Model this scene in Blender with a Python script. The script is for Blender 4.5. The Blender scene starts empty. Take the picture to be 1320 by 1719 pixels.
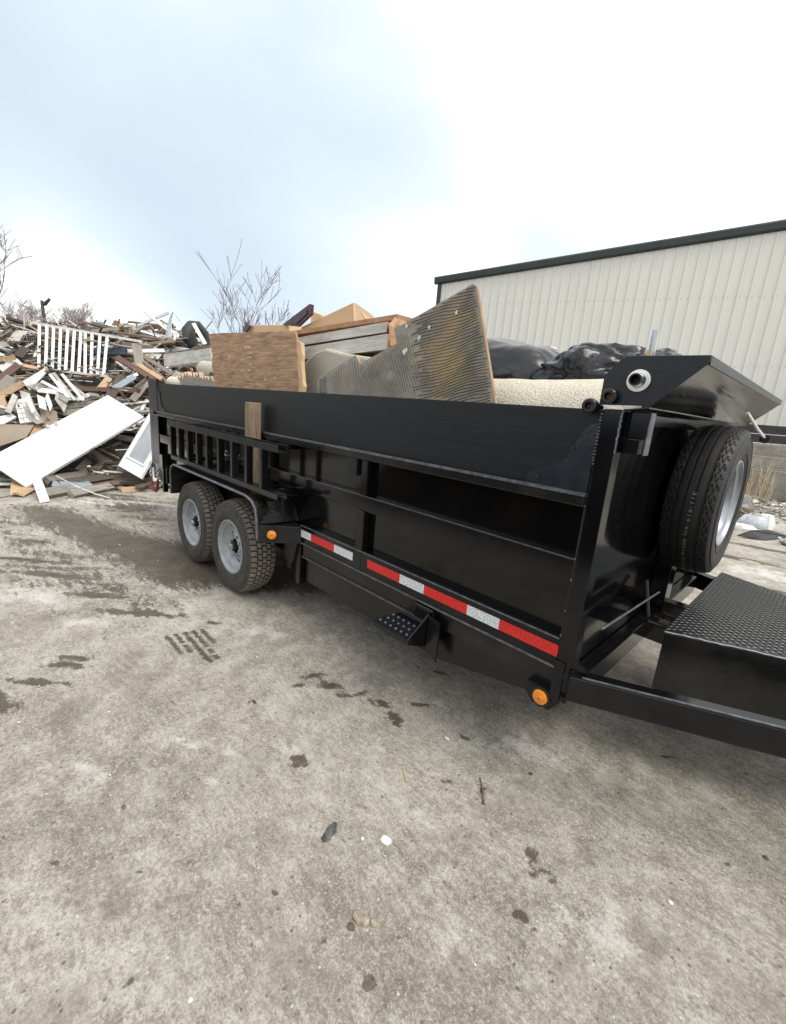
import bpy, math, random
import numpy as np
from mathutils import Vector, Matrix, noise
random.seed(7)
sc = bpy.context.scene
COL = sc.collection
# ------------------------------------------------------------------ camera
CX, CY, CZ, YAW, PIT, ROL, FPX = 1.2971, -1.6586, 1.5986, -0.7834, 0.2348, 0.0806, 735.96
def cam_axes():
    cy, sy, cp, sp = math.cos(YAW), math.sin(YAW), math.cos(PIT), math.sin(PIT)
    f = Vector((sy*cp, cy*cp, -sp)); r = Vector((cy, -sy, 0)); u = r.cross(f)
    return math.cos(ROL)*r+math.sin(ROL)*u, -math.sin(ROL)*r+math.cos(ROL)*u, f
AR, AU, AF = cam_axes()
CAMP = Vector((CX, CY, CZ))
cd = bpy.data.cameras.new('camera'); cam = bpy.data.objects.new('camera', cd); COL.objects.link(cam)
m = Matrix((AR, AU, -AF)).transposed().to_4x4(); m.translation = CAMP; cam.matrix_world = m
cd.sensor_fit = 'VERTICAL'; cd.sensor_height = 24; cd.lens = FPX/1719*24; cd.clip_start = .05; cd.clip_end = 3000
sc.camera = cam
sc.render.resolution_x = 786; sc.render.resolution_y = 1024
# ------------------------------------------------------------------ light
SUN_EL, SUN_AZ = 60, 85        # azimuth measured from +y towards +x
w = bpy.data.worlds.new('World'); sc.world = w; w.use_nodes = True
nt = w.node_tree; N = nt.nodes; L = nt.links; N.clear()
def nd(tree, t, **k):
    n = tree.nodes.new(t)
    for a, b in k.items(): setattr(n, a, b)
    return n
out = nd(nt, 'ShaderNodeOutputWorld'); bg = nd(nt, 'ShaderNodeBackground'); bg.inputs[1].default_value = .1
L.new(bg.outputs[0], out.inputs[0])
sky = nd(nt, 'ShaderNodeTexSky', sky_type='NISHITA', sun_disc=False)
sky.sun_elevation = math.radians(SUN_EL); sky.sun_rotation = math.radians(SUN_AZ)
tc = nd(nt, 'ShaderNodeTexCoord')
mp = nd(nt, 'ShaderNodeMapping'); mp.inputs['Scale'].default_value = (1.0, 1.0, 2.4); mp.inputs['Location'].default_value = (.35, .1, .3)
L.new(tc.outputs['Generated'], mp.inputs[0])
n1 = nd(nt, 'ShaderNodeTexNoise'); n1.inputs['Scale'].default_value = 1.5; n1.inputs['Detail'].default_value = 5; n1.inputs['Roughness'].default_value = .45; n1.inputs['Distortion'].default_value = .35
L.new(mp.outputs[0], n1.inputs[0])
def skyblob(px, py, p0, p1):
    """soft region of the overcast round a direction (a thick or thin part of the cloud deck)"""
    d = (AF + AR*((px-660)/FPX) - AU*((py-859.5)/FPX)).normalized()
    dt = nd(nt, 'ShaderNodeVectorMath', operation='DOT_PRODUCT'); dt.inputs[1].default_value = d
    nm = nd(nt, 'ShaderNodeVectorMath', operation='NORMALIZE'); L.new(tc.outputs['Generated'], nm.inputs[0]); L.new(nm.outputs[0], dt.inputs[0])
    mr = nd(nt, 'ShaderNodeMapRange', interpolation_type='SMOOTHSTEP')
    mr.inputs['From Min'].default_value = p0; mr.inputs['From Max'].default_value = p1; L.new(dt.outputs['Value'], mr.inputs['Value'])
    return mr.outputs[0]
def mth(op, a, b, tree=nt):
    n = nd(tree, 'ShaderNodeMath', operation=op)
    for i, v in enumerate((a, b)):
        if isinstance(v, (int, float)): n.inputs[i].default_value = v
        else: tree.links.new(v, n.inputs[i])
    return n.outputs[0]
grey = mth('ADD', mth('MULTIPLY', skyblob(60, 180, .70, 1.0), .33), mth('MULTIPLY', skyblob(620, 420, .86, 1.0), .32))
grey = mth('ADD', grey, mth('MULTIPLY', skyblob(180, 400, .93, 1.0), .22))
grey = mth('SUBTRACT', grey, mth('MULTIPLY', skyblob(800, 40, .74, 1.0), .36))
grey = mth('SUBTRACT', grey, mth('MULTIPLY', skyblob(60, 560, .95, 1.0), .45)); grey = mth('SUBTRACT', grey, mth('MULTIPLY', skyblob(700, 480, .97, 1.0), .15)); grey = mth('ADD', grey, mth('MULTIPLY', skyblob(1200, 260, .93, 1.0), .14)); grey = mth('ADD', grey, .12)
cv = mth('ADD', grey, mth('MULTIPLY', mth('SUBTRACT', n1.outputs['Fac'], .5), 1.15))
rp = nd(nt, 'ShaderNodeValToRGB'); L.new(cv, rp.inputs[0])
el = rp.color_ramp.elements
el[0].position = 0.0; el[0].color = (1.09, 1.06, 1.03, 1)
el[1].position = .95; el[1].color = (.40, .475, .565, 1)
e = el.new(.14); e.color = (.66, .70, .705, 1)
e = el.new(.33); e.color = (.525, .605, .63, 1)
e = el.new(.56); e.color = (.465, .54, .605, 1)
sc10 = nd(nt, 'ShaderNodeVectorMath', operation='SCALE'); sc10.inputs['Scale'].default_value = 10.0
L.new(rp.outputs[0], sc10.inputs[0])
mx = nd(nt, 'ShaderNodeMix', data_type='RGBA'); mx.inputs[0].default_value = .96
L.new(sky.outputs[0], mx.inputs[6]); L.new(sc10.outputs[0], mx.inputs[7]); L.new(mx.outputs[2], bg.inputs[0])
sd = bpy.data.lights.new('sun', 'SUN'); sd.energy = 1.5; sd.angle = math.radians(28); sd.color = (1, .95, .87)
so = bpy.data.objects.new('sun', sd); COL.objects.link(so)
a, b = math.radians(SUN_AZ), math.radians(SUN_EL)
so.rotation_euler = Vector((math.sin(a)*math.cos(b), math.cos(a)*math.cos(b), math.sin(b))).to_track_quat('Z', 'Y').to_euler()
so.location = (0, 0, 30)
sc.view_settings.view_transform = 'Standard'; sc.view_settings.look = 'None'; sc.view_settings.gamma = 1
sc.view_settings.exposure = 0.72; sc.view_settings.use_curve_mapping = False
sc.render.engine = 'CYCLES'; sc.cycles.max_bounces = 6; sc.cycles.glossy_bounces = 4; sc.cycles.diffuse_bounces = 3

# ------------------------------------------------------------------ where things stand (measuring helpers)
def ray(px, py): return AF + AR*((px-660)/FPX) - AU*((py-859.5)/FPX)
def on(px, py, ax, val):
    d = ray(px, py); return CAMP + d*((val-CAMP[ax])/d[ax])
def at(px, py, dist): return CAMP + ray(px, py)*dist
# ------------------------------------------------------------------ materials
def mat(name, col, rough=.6, metal=0, col2=None, nscale=8, stretch=(1, 1, 1), ramp=(.35, .65), bump=0, bscale=60, coat=0, rand=0, spec=.5, coord='Object', detail=6, bstretch=None, wave=None):
    M = bpy.data.materials.new(name); M.use_nodes = True; t = M.node_tree; B = t.nodes['Principled BSDF']
    B.inputs['Roughness'].default_value = rough; B.inputs['Metallic'].default_value = metal
    B.inputs['Specular IOR Level'].default_value = spec
    if coat: B.inputs['Coat Weight'].default_value = coat; B.inputs['Coat Roughness'].default_value = .06
    tcn = nd(t, 'ShaderNodeTexCoord'); src = tcn.outputs[coord]
    if rand:
        oi = nd(t, 'ShaderNodeObjectInfo'); ad = nd(t, 'ShaderNodeVectorMath', operation='ADD')
        sc_ = nd(t, 'ShaderNodeMath', operation='MULTIPLY'); sc_.inputs[1].default_value = 37; t.links.new(oi.outputs['Random'], sc_.inputs[0])
        t.links.new(src, ad.inputs[0]); t.links.new(sc_.outputs[0], ad.inputs[1]); src = ad.outputs[0]
    last = None
    if col2:
        mpn = nd(t, 'ShaderNodeMapping'); mpn.inputs['Scale'].default_value = stretch; t.links.new(src, mpn.inputs[0])
        nn = nd(t, 'ShaderNodeTexNoise'); nn.inputs['Scale'].default_value = nscale; nn.inputs['Detail'].default_value = detail; nn.inputs['Roughness'].default_value = .62
        t.links.new(mpn.outputs[0], nn.inputs[0])
        r = nd(t, 'ShaderNodeValToRGB'); r.color_ramp.elements[0].position = ramp[0]; r.color_ramp.elements[1].position = ramp[1]
        r.color_ramp.elements[0].color = (*col, 1); r.color_ramp.elements[1].color = (*col2, 1)
        t.links.new(nn.outputs['Fac'], r.inputs[0]); last = r.outputs[0]
        if rand:
            hs = nd(t, 'ShaderNodeHueSaturation'); mr = nd(t, 'ShaderNodeMapRange'); mr.inputs['To Min'].default_value = 1-rand; mr.inputs['To Max'].default_value = 1+rand
            t.links.new(oi.outputs['Random'], mr.inputs[0]); t.links.new(mr.outputs[0], hs.inputs['Value']); t.links.new(last, hs.inputs['Color']); last = hs.outputs[0]
        t.links.new(last, B.inputs['Base Color'])
        # roughness varies a little with the same pattern
        rr = nd(t, 'ShaderNodeMapRange'); rr.inputs['To Min'].default_value = max(.03, rough*.85); rr.inputs['To Max'].default_value = min(1, rough*1.25+.02)
        t.links.new(nn.outputs['Fac'], rr.inputs[0]); t.links.new(rr.outputs[0], B.inputs['Roughness'])
    else: B.inputs['Base Color'].default_value = (*col, 1)
    if bump:
        bm_ = nd(t, 'ShaderNodeBump'); bm_.inputs['Strength'].default_value = bump; bm_.inputs['Distance'].default_value = .01
        nb = nd(t, 'ShaderNodeTexNoise'); nb.inputs['Scale'].default_value = bscale; nb.inputs['Detail'].default_value = 4
        mb_ = nd(t, 'ShaderNodeMapping'); mb_.inputs['Scale'].default_value = bstretch or stretch
        t.links.new(src, mb_.inputs[0]); t.links.new(mb_.outputs[0], nb.inputs[0]); t.links.new(nb.outputs['Fac'], bm_.inputs['Height']); t.links.new(bm_.outputs[0], B.inputs['Normal'])
    return M
G = (1, 12, 12)   # grain runs along local x
M = dict(
 gusset=mat('glossy_steel_gusset', (.016, .020, .027), .2, col2=(.026, .030, .038), nscale=12, bump=.06, bscale=70),
 black=mat('black_gloss_paint', (.0030, .0032, .0042), .12, col2=(.006, .006, .007), nscale=5, bump=.025, bscale=14, spec=.38),
 blacksheet=mat('black_gloss_sheet', (.0022, .0022, .0028), .085, col2=(.006, .0056, .005), nscale=3.5, ramp=(.4, .8), bump=.05, bscale=3, spec=.42),
 blackframe=mat('black_frame_paint', (.004, .0042, .005), .26, col2=(.028, .026, .023), nscale=5, ramp=(.5, .85), bump=.1, bscale=40),
 blackdust=mat('dusty_black_paint', (.006, .006, .0065), .36, col2=(.026, .024, .021), nscale=9, ramp=(.42, .85), bump=.12, bscale=60),
 satin=mat('satin_black_plate', (.007, .0085, .013), .28, spec=.4, col2=(.011, .013, .017), nscale=30, bump=.04, bscale=80),
 board=mat('black_painted_board', (.006, .007, .010), .42, col2=(.011, .013, .0165), nscale=2.2, stretch=(.8, 4, 16), ramp=(.35, .75), bump=.05, bscale=5, bstretch=(.8, 10, 24), spec=.32),
 edge=mat('pale_metal_and_highlight', (.075, .08, .095), .35, col2=(.19, .19, .21), nscale=30, metal=.3),  # pale metal; also paints the light catching along rail, frame and tongue edges
 rubber=mat('tyre_rubber', (.024, .023, .022), .66, col2=(.095, .087, .076), nscale=14, ramp=(.3, .8), bump=.15, bscale=90),
 dusttread=mat('dusty_tread_rubber', (.15, .132, .11), .85, col2=(.32, .28, .235), nscale=22, ramp=(.3, .75), bump=.2, bscale=120),
 groove=mat('tread_groove_rubber', (.013, .012, .012), .7),
 newrubber=mat('new_tyre_rubber', (.006, .0063, .0075), .5, col2=(.016, .016, .018), nscale=18, ramp=(.4, .8), bump=.06, bscale=120),
 rim=mat('silver_wheel_paint', (.30, .32, .35), .38, metal=.55, col2=(.42, .44, .47), nscale=12, ramp=(.3, .7)),
 dirtyrim=mat('dusty_silver_wheel', (.30, .32, .35), .42, metal=.25, col2=(.46, .48, .51), nscale=16, ramp=(.3, .7)),
 chrome=mat('bright_steel', (.62, .63, .65), .25, metal=.95, col2=(.45, .45, .46), nscale=30),
 galv=mat('galvanised_steel', (.50, .53, .56), .35, metal=.8, col2=(.66, .69, .72), nscale=18),
 white=mat('white_paint', (.72, .73, .73), .5, col2=(.80, .80, .79), nscale=4, ramp=(.3, .6)),
 whitedirty=mat('weathered_white_paint', (.42, .40, .37), .6, col2=(.74, .73, .71), nscale=5, stretch=(1, 5, 5), ramp=(.3, .5), rand=.12, bump=.2, bscale=20),
 amber=mat('amber_lens', (.75, .22, .012), .25, col2=(.9, .34, .02), nscale=60, ramp=(.4, .6), coat=.6),
 redtape=mat('red_reflective_tape', (.55, .012, .012), .32, col2=(.72, .03, .025), nscale=95, ramp=(.42, .58)),
 whitetape=mat('white_reflective_tape', (.52, .55, .60), .25, col2=(.78, .80, .82), nscale=95, ramp=(.42, .58)),
 brass=mat('rusty_pipe_bore', (.16, .07, .03), .6, col2=(.04, .03, .025), nscale=40, metal=.4),
 redpaint=mat('worn_red_hook', (.26, .035, .025), .5, col2=(.12, .03, .02), nscale=40),
 post=mat('weathered_post_wood', (.13, .095, .06), .8, col2=(.32, .245, .165), nscale=9, stretch=(9, 9, 1), ramp=(.3, .7), bump=.35, bscale=14, bstretch=(10, 10, 1)),
 ply=mat('brown_plywood', (.20, .105, .058), .75, col2=(.46, .295, .18), nscale=4.2, stretch=(1.2, 1, 7), ramp=(.32, .68), bump=.5, bscale=9),
 plypale=mat('pale_split_wood', (.50, .34, .19), .75, col2=(.66, .48, .30), nscale=9, stretch=(6, 6, 1), ramp=(.3, .7), bump=.2),
 osb=mat('orange_wood_edge', (.30, .165, .085), .8, col2=(.46, .29, .17), nscale=12, ramp=(.3, .7), bump=.2),
 carpet=mat('cream_carpet_backing', (.50, .45, .36), .95, col2=(.72, .67, .57), nscale=75, ramp=(.3, .7), bump=1.0, bscale=110),
 foam=mat('pale_foam_slab', (.42, .395, .325), .95, col2=(.56, .53, .45), nscale=60, ramp=(.3, .7), bump=.6, bscale=120),
 card=mat('tan_cardboard', (.55, .38, .235), .8, col2=(.64, .46, .30), nscale=3, ramp=(.3, .7), bump=.05),
 maroon=mat('dark_maroon_wood', (.035, .016, .020), .4, col2=(.07, .035, .04), nscale=7, stretch=G, bump=.1),
 greypaint=mat('chalky_grey_board', (.40, .375, .34), .8, col2=(.66, .64, .61), nscale=4.5, stretch=(1, 6, 6), ramp=(.3, .62), bump=.4, bscale=14, bstretch=(1, 8, 8)),
 bag=mat('black_bag_plastic', (.012, .013, .018), .25, bump=.15, bscale=16, detail=5),
 tan=mat('tan_wood', (.34, .215, .125), .75, col2=(.54, .385, .25), nscale=7, stretch=G, ramp=(.3, .7), bump=.3, bscale=14, rand=.2),
 brown=mat('brown_wood', (.085, .06, .044), .8, col2=(.24, .175, .13), nscale=7, stretch=G, ramp=(.3, .7), bump=.3, bscale=14, rand=.4),
 red=mat('reddish_brown_wood', (.085, .047, .036), .8, col2=(.175, .105, .08), nscale=7, stretch=G, ramp=(.3, .7), bump=.3, bscale=14, rand=.3),
 greywood=mat('weathered_grey_wood', (.16, .142, .122), .85, col2=(.36, .33, .29), nscale=7, stretch=G, ramp=(.3, .7), bump=.4, bscale=16, rand=.35),
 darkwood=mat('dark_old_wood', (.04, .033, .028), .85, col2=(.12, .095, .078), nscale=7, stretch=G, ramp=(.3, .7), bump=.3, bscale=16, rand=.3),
 drywall=mat('grey_torn_drywall', (.26, .245, .22), .9, col2=(.47, .46, .43), nscale=5, ramp=(.35, .65), bump=.4, bscale=18, rand=.25),
 drypale=mat('white_torn_drywall', (.55, .54, .51), .9, col2=(.74, .73, .70), nscale=6, ramp=(.35, .6), bump=.3, bscale=18, rand=.15),
 mattan=mat('tan_sheet', (.26, .205, .155), .85, col2=(.33, .27, .21), nscale=3, bump=.1),
 blue=mat('blue_tarp', (.10, .30, .48), .5, col2=(.35, .55, .68), nscale=9, ramp=(.4, .6)),
 darkblue=mat('dark_blue_sheet', (.025, .045, .075), .55, col2=(.06, .09, .13), nscale=5),
 bluegrey=mat('blue_grey_painted_wood', (.20, .25, .31), .6, col2=(.32, .37, .42), nscale=6, stretch=G, rand=.1, bump=.2),
 blackrub=mat('matt_black_sheet', (.022, .023, .026), .6, col2=(.05, .05, .055), nscale=6, bump=.15),
 glass=mat('grey_door_glass', (.23, .26, .29), .08, col2=(.33, .36, .39), nscale=3, coat=.5),
 concrete=mat('old_block_concrete', (.20, .185, .155), .9, col2=(.36, .34, .30), nscale=5, ramp=(.3, .7), bump=.5, bscale=25, rand=.15),
 timber=mat('black_tarred_timber', (.018, .018, .02), .7, col2=(.045, .043, .042), nscale=5, stretch=(1, 5, 5), bump=.3),
 trim=mat('dark_green_trim', (.018, .028, .028), .35, col2=(.028, .040, .040), nscale=2),
 wallm=mat('cream_metal_cladding', (.64, .635, .595), .5, col2=(.70, .695, .655), nscale=2.6, ramp=(.3, .7), stretch=(1, 1, .07), bump=.06, bscale=50),
 screw=mat('cladding_screw', (.13, .11, .09), .5, metal=.5),
 bark=mat('grey_bark', (.15, .13, .13), .9, col2=(.25, .22, .225), nscale=20),
 twig=mat('pale_twig_bark', (.28, .25, .26), .9, col2=(.36, .33, .33), nscale=20),
 weed=mat('green_weeds', (.06, .10, .02), .7, col2=(.14, .20, .05), nscale=20),
 weedpale=mat('faded_green_scrap', (.22, .27, .17), .8, col2=(.42, .45, .36), nscale=14),
 straw=mat('dry_straw', (.42, .33, .20), .8, col2=(.55, .45, .30), nscale=20),
 plaster=mat('white_plaster_chunk', (.70, .69, .66), .9, col2=(.80, .79, .77), nscale=30, bump=.3),
 stone=mat('dark_grey_flake', (.055, .055, .055), .8, col2=(.17, .17, .165), nscale=35, ramp=(.4, .7), bump=.6, bscale=90),
 mud=mat('dried_mud', (.09, .07, .05), .95, col2=(.20, .165, .125), nscale=50, bump=.6, bscale=90),
 mudpale=mat('pale_mud_crumbs', (.24, .19, .14), .95, col2=(.45, .39, .32), nscale=50, bump=.6, bscale=90),
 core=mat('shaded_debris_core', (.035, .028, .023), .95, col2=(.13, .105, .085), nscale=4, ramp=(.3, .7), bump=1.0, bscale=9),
)
# adhesive ridged grey plywood
def ridged():
    Mx = mat('grey_ridged_adhesive', (.165, .15, .127), .85, col2=(.31, .286, .245), nscale=7, ramp=(.3, .7))
    t = Mx.node_tree; B = t.nodes['Principled BSDF']; old = B.inputs['Base Color'].links[0].from_socket
    geo = nd(t, 'ShaderNodeTexCoord'); C0 = on(742, 612, 1, .16); dsn = nd(t, 'ShaderNodeVectorMath', operation='DISTANCE'); mpp = nd(t, 'ShaderNodeMapping'); mpp.inputs['Scale'].default_value = (1.7, 1, .75)
    t.links.new(geo.outputs['Object'], mpp.inputs[0]); t.links.new(mpp.outputs[0], dsn.inputs[0]); dsn.inputs[1].default_value = (C0.x*1.7, C0.y, C0.z*.75)
    tcn = nd(t, 'ShaderNodeTexCoord'); nn = nd(t, 'ShaderNodeTexNoise'); nn.inputs['Scale'].default_value = 4.5; nn.inputs['Detail'].default_value = 3
    t.links.new(tcn.outputs['Object'], nn.inputs[0]); r = nd(t, 'ShaderNodeValToRGB'); r.color_ramp.elements[0].position = .50; r.color_ramp.elements[1].position = .74
    t.links.new(mth('SUBTRACT', mth('ADD', nn.outputs['Fac'], .33, t), mth('MULTIPLY', dsn.outputs['Value'], 1.15, t), t), r.inputs[0]); mixn = nd(t, 'ShaderNodeMix', data_type='RGBA'); t.links.new(r.outputs[0], mixn.inputs[0])
    t.links.new(old, mixn.inputs[6]); mixn.inputs[7].default_value = (.36, .275, .165, 1); t.links.new(mixn.outputs[2], B.inputs['Base Color'])
    return Mx
M['ridged'] = ridged()
# ------------------------------------------------------------------ mesh builder
class MB:
    def __init__(s): s.v = []; s.f = []; s.mi = []
    def add(s, vs, fs, mi=0):
        o = len(s.v); s.v += [tuple(v) for v in vs]; s.f += [tuple(o+i for i in f) for f in fs]; s.mi += [mi]*len(fs); return s
    def box(s, x0, x1, y0, y1, z0, z1, mi=0):
        vs = [(x, y, z) for x in (x0, x1) for y in (y0, y1) for z in (z0, z1)]
        return s.add(vs, [(0, 1, 3, 2), (4, 6, 7, 5), (0, 4, 5, 1), (2, 3, 7, 6), (0, 2, 6, 4), (1, 5, 7, 3)], mi)
    def prism(s, poly, vec, mi=0):
        """closed polygon (3-D points) pushed along vec"""
        n = len(poly); vec = Vector(vec); a = [Vector(p) for p in poly]; b = [p+vec for p in a]
        return s.add(a+b, [tuple(range(n-1, -1, -1)), tuple(range(n, 2*n))]+[(i, (i+1) % n, n+(i+1) % n, n+i) for i in range(n)], mi)
    def beam(s, p0, p1, w, h, up=(0, 0, 1), mi=0):
        p0, p1 = Vector(p0), Vector(p1); d = (p1-p0).normalized(); up = Vector(up)
        sd_ = d.cross(up)
        if sd_.length < 1e-3: sd_ = d.cross(Vector((1, 0, 0)))
        sd_.normalize(); u = sd_.cross(d)
        a = [p0+sd_*(i*w/2)+u*(j*h/2) for i, j in ((-1, -1), (1, -1), (1, 1), (-1, 1))]
        return s.prism(a, p1-p0, mi)
    def tube(s, pts, r, n=8, mi=0, cap=True):
        pts = [Vector(p) for p in pts]; rs = r if isinstance(r, (list, tuple)) else [r]*len(pts); vs = []; fs = []
        d = (pts[1]-pts[0]).normalized(); a = d.orthogonal().normalized()
        for i, p in enumerate(pts):
            dd = (pts[min(i+1, len(pts)-1)]-pts[max(i-1, 0)]).normalized(); a = (a-dd*a.dot(dd)).normalized(); b = dd.cross(a)
            vs += [p+(a*math.cos(2*math.pi*k/n)+b*math.sin(2*math.pi*k/n))*rs[i] for k in range(n)]
        for i in range(len(pts)-1): fs += [(i*n+k, i*n+(k+1) % n, (i+1)*n+(k+1) % n, (i+1)*n+k) for k in range(n)]
        if cap: fs += [tuple(range(n-1, -1, -1)), tuple(range((len(pts)-1)*n, len(pts)*n))]
        return s.add(vs, fs, mi)
    def lathe(s, prof, n=64, axis='y', c=(0, 0, 0), mi=0, closed=False):
        """prof: (radius, position along the axis)"""
        vs = []; m_ = len(prof)
        for k in range(n):
            ca, sa = math.cos(2*math.pi*k/n), math.sin(2*math.pi*k/n)
            for r, t in prof:
                p = (r*ca, t, r*sa) if axis == 'y' else ((t, r*ca, r*sa) if axis == 'x' else (r*ca, r*sa, t))
                vs.append((p[0]+c[0], p[1]+c[1], p[2]+c[2]))
        fs = []
        for k in range(n):
            k2 = (k+1) % n
            for j in range(m_ if closed else m_-1): j2 = (j+1) % m_; fs.append((k*m_+j, k*m_+j2, k2*m_+j2, k2*m_+j))
        return s.add(vs, fs, mi)
    def mesh(s, name, mats, smooth=False):
        me = bpy.data.meshes.new(name); me.from_pydata(s.v, [], s.f)
        for m_ in (mats if isinstance(mats, (list, tuple)) else [mats]): me.materials.append(M[m_] if isinstance(m_, str) else m_)
        me.polygons.foreach_set('material_index', s.mi)
        if smooth: me.polygons.foreach_set('use_smooth', [True]*len(s.f))
        me.update()
        if smooth: me.set_sharp_from_angle(angle=math.radians(35))
        return me
    def build(s, name, mats, parent=None, smooth=False, bevel=0, label=None, loc=None):
        import bmesh
        me = s.mesh(name, mats, False)
        b = bmesh.new(); b.from_mesh(me); bmesh.ops.recalc_face_normals(b, faces=b.faces); b.to_mesh(me); b.free()
        if smooth: me.polygons.foreach_set('use_smooth', [True]*len(me.polygons)); me.set_sharp_from_angle(angle=math.radians(38))
        o = bpy.data.objects.new(name, me); COL.objects.link(o)
        if bevel:
            bv = o.modifiers.new('bevel', 'BEVEL'); bv.width = bevel; bv.segments = 2; bv.limit_method = 'ANGLE'; bv.angle_limit = math.radians(40)
        if parent is not None: put(o, parent)
        if loc: o.location = loc
        if label: o['label'] = label
        return o
def put(o, parent):
    o.parent = parent
    if parent.type == 'EMPTY': o.matrix_parent_inverse = parent.matrix_basis.inverted()
    else:
        p = parent; mw = p.matrix_basis.copy(); mw = (p.parent.matrix_basis @ p.matrix_parent_inverse @ mw) if p.parent else mw
        o.matrix_parent_inverse = mw.inverted()
def tag(o, label, cat, group=None):
    o['label'] = label; o['category'] = cat
    if group: o['group'] = group
    return o
def thing(name, label, cat, loc=(0, 0, 0), group=None):
    o = bpy.data.objects.new(name, None); COL.objects.link(o); o.location = loc; o.empty_display_size = .2
    return tag(o, label, cat, group)
def kind(o, k): o['kind'] = k; return o
def dup(o, loc=None, label=None):
    c = o.copy(); COL.objects.link(c)
    if label: c['label'] = label
    for ch in list(o.children):
        d = ch.copy(); COL.objects.link(d); d.parent = c
        for g in ch.children:
            e_ = g.copy(); COL.objects.link(e_); e_.parent = d
    if loc: c.location = loc
    return c
# ------------------------------------------------------------------ ground
def ramp_axis(lo, hi, step, far):
    a = list(np.arange(lo, hi+step/2, step)); k = step; x = lo; left = []
    while x > -far: k *= 1.35; x -= k; left.append(x)
    k = step; x = a[-1]; right = []
    while x < far: k *= 1.35; x += k; right.append(x)
    return np.array(left[::-1]+a+right)
gx = ramp_axis(-9.5, 3.2, .03, 500); gy = ramp_axis(-2.6, 9.0, .03, 500)
X, Y = np.meshgrid(gx, gy, indexing='ij')
rng = np.random.default_rng(3)
def vnoise(x, y, s, seed):
    """smooth value noise on numpy arrays"""
    r = np.random.default_rng(seed); T = r.random((256, 256)); x = x*s; y = y*s
    xi = np.floor(x).astype(int); yi = np.floor(y).astype(int); fx = x-xi; fy = y-yi; fx = fx*fx*(3-2*fx); fy = fy*fy*(3-2*fy)
    g = lambda a_, b_: T[a_ % 256, b_ % 256]
    return (g(xi, yi)*(1-fx)+g(xi+1, yi)*fx)*(1-fy)+(g(xi, yi+1)*(1-fx)+g(xi+1, yi+1)*fx)*fy
def g2(px, py): p = on(px, py, 2, 0); return p.x, p.y
def polymask(pts, soft):
    P_ = np.array([g2(*p) for p in pts]); n = len(P_); inside = np.zeros(X.shape, bool); dmin = np.full(X.shape, 1e9)
    for i in range(n):
        x1, y1 = P_[i]; x2, y2 = P_[(i+1) % n]
        cnd = ((y1 > Y) != (y2 > Y)) & (X < (x2-x1)*(Y-y1)/(y2-y1+1e-12)+x1); inside ^= cnd
        dx, dy = x2-x1, y2-y1; t = np.clip(((X-x1)*dx+(Y-y1)*dy)/(dx*dx+dy*dy), 0, 1)
        dmin = np.minimum(dmin, np.hypot(X-x1-t*dx, Y-y1-t*dy))
    return np.clip(.5+np.where(inside, dmin, -dmin)/soft*.5, 0, 1)
WX, WY = vnoise(X, Y, 14, 41)*.6+vnoise(X, Y, 29, 42)*.4, vnoise(X, Y, 14, 43)*.6+vnoise(X, Y, 29, 44)*.4
def blob(px, py, rx, ry, rot=0):
    cx, cy = g2(px, py); c_, s_ = math.cos(math.radians(rot)), math.sin(math.radians(rot)); A_ = min(.9*min(rx, ry), .06)
    XX = X+(WX-.5)*A_*2; YY = Y+(WY-.5)*A_*2
    u = ((XX-cx)*c_+(YY-cy)*s_)/rx; v = (-(XX-cx)*s_+(YY-cy)*c_)/ry
    return np.clip(1-np.sqrt(u*u+v*v)*.5, 0, 1)        # .5 on the outline
# streaks run across the view (along x+y)
su, sv = (X+Y)*.7071, (X-Y)*.7071
streak = vnoise(su, sv*6, 1.6, 5)*.6+vnoise(su, sv*6, 4.1, 6)*.4
wet = polymask([(30, 850), (70, 848), (120, 856), (200, 885), (300, 912), (352, 905), (420, 930), (500, 925), (560, 990), (470, 990), (420, 990), (372, 985), (335, 990), (290, 985), (262, 985), (225, 960), (180, 940), (150, 925), (120, 905), (70, 885), (40, 870)], .35)
wet = wet*1.05
fringe = polymask([(-60, 860), (40, 860), (120, 900), (200, 930), (270, 970), (350, 985), (300, 1010), (250, 1040), (180, 1050), (110, 1020), (60, 1000), (-60, 985)], .7)
wet = np.maximum(wet, fringe*(.22+.85*streak))
fr2 = polymask([(60, 815), (260, 815), (300, 850), (300, 905), (200, 880), (110, 850)], .5)
wet = np.maximum(wet, fr2*(.2+.8*streak))
for bl in [(-10, 1175, .16, .045, 25), (60, 1145, .16, .03, 45), (110, 1118, .13, .03, 45), (130, 1105, .1, .03, 50), (170, 1000, .28, .05, 45), (240, 1030, .35, .04, 45)]:
    wet = np.maximum(wet, blob(*bl)*1.0)
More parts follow.
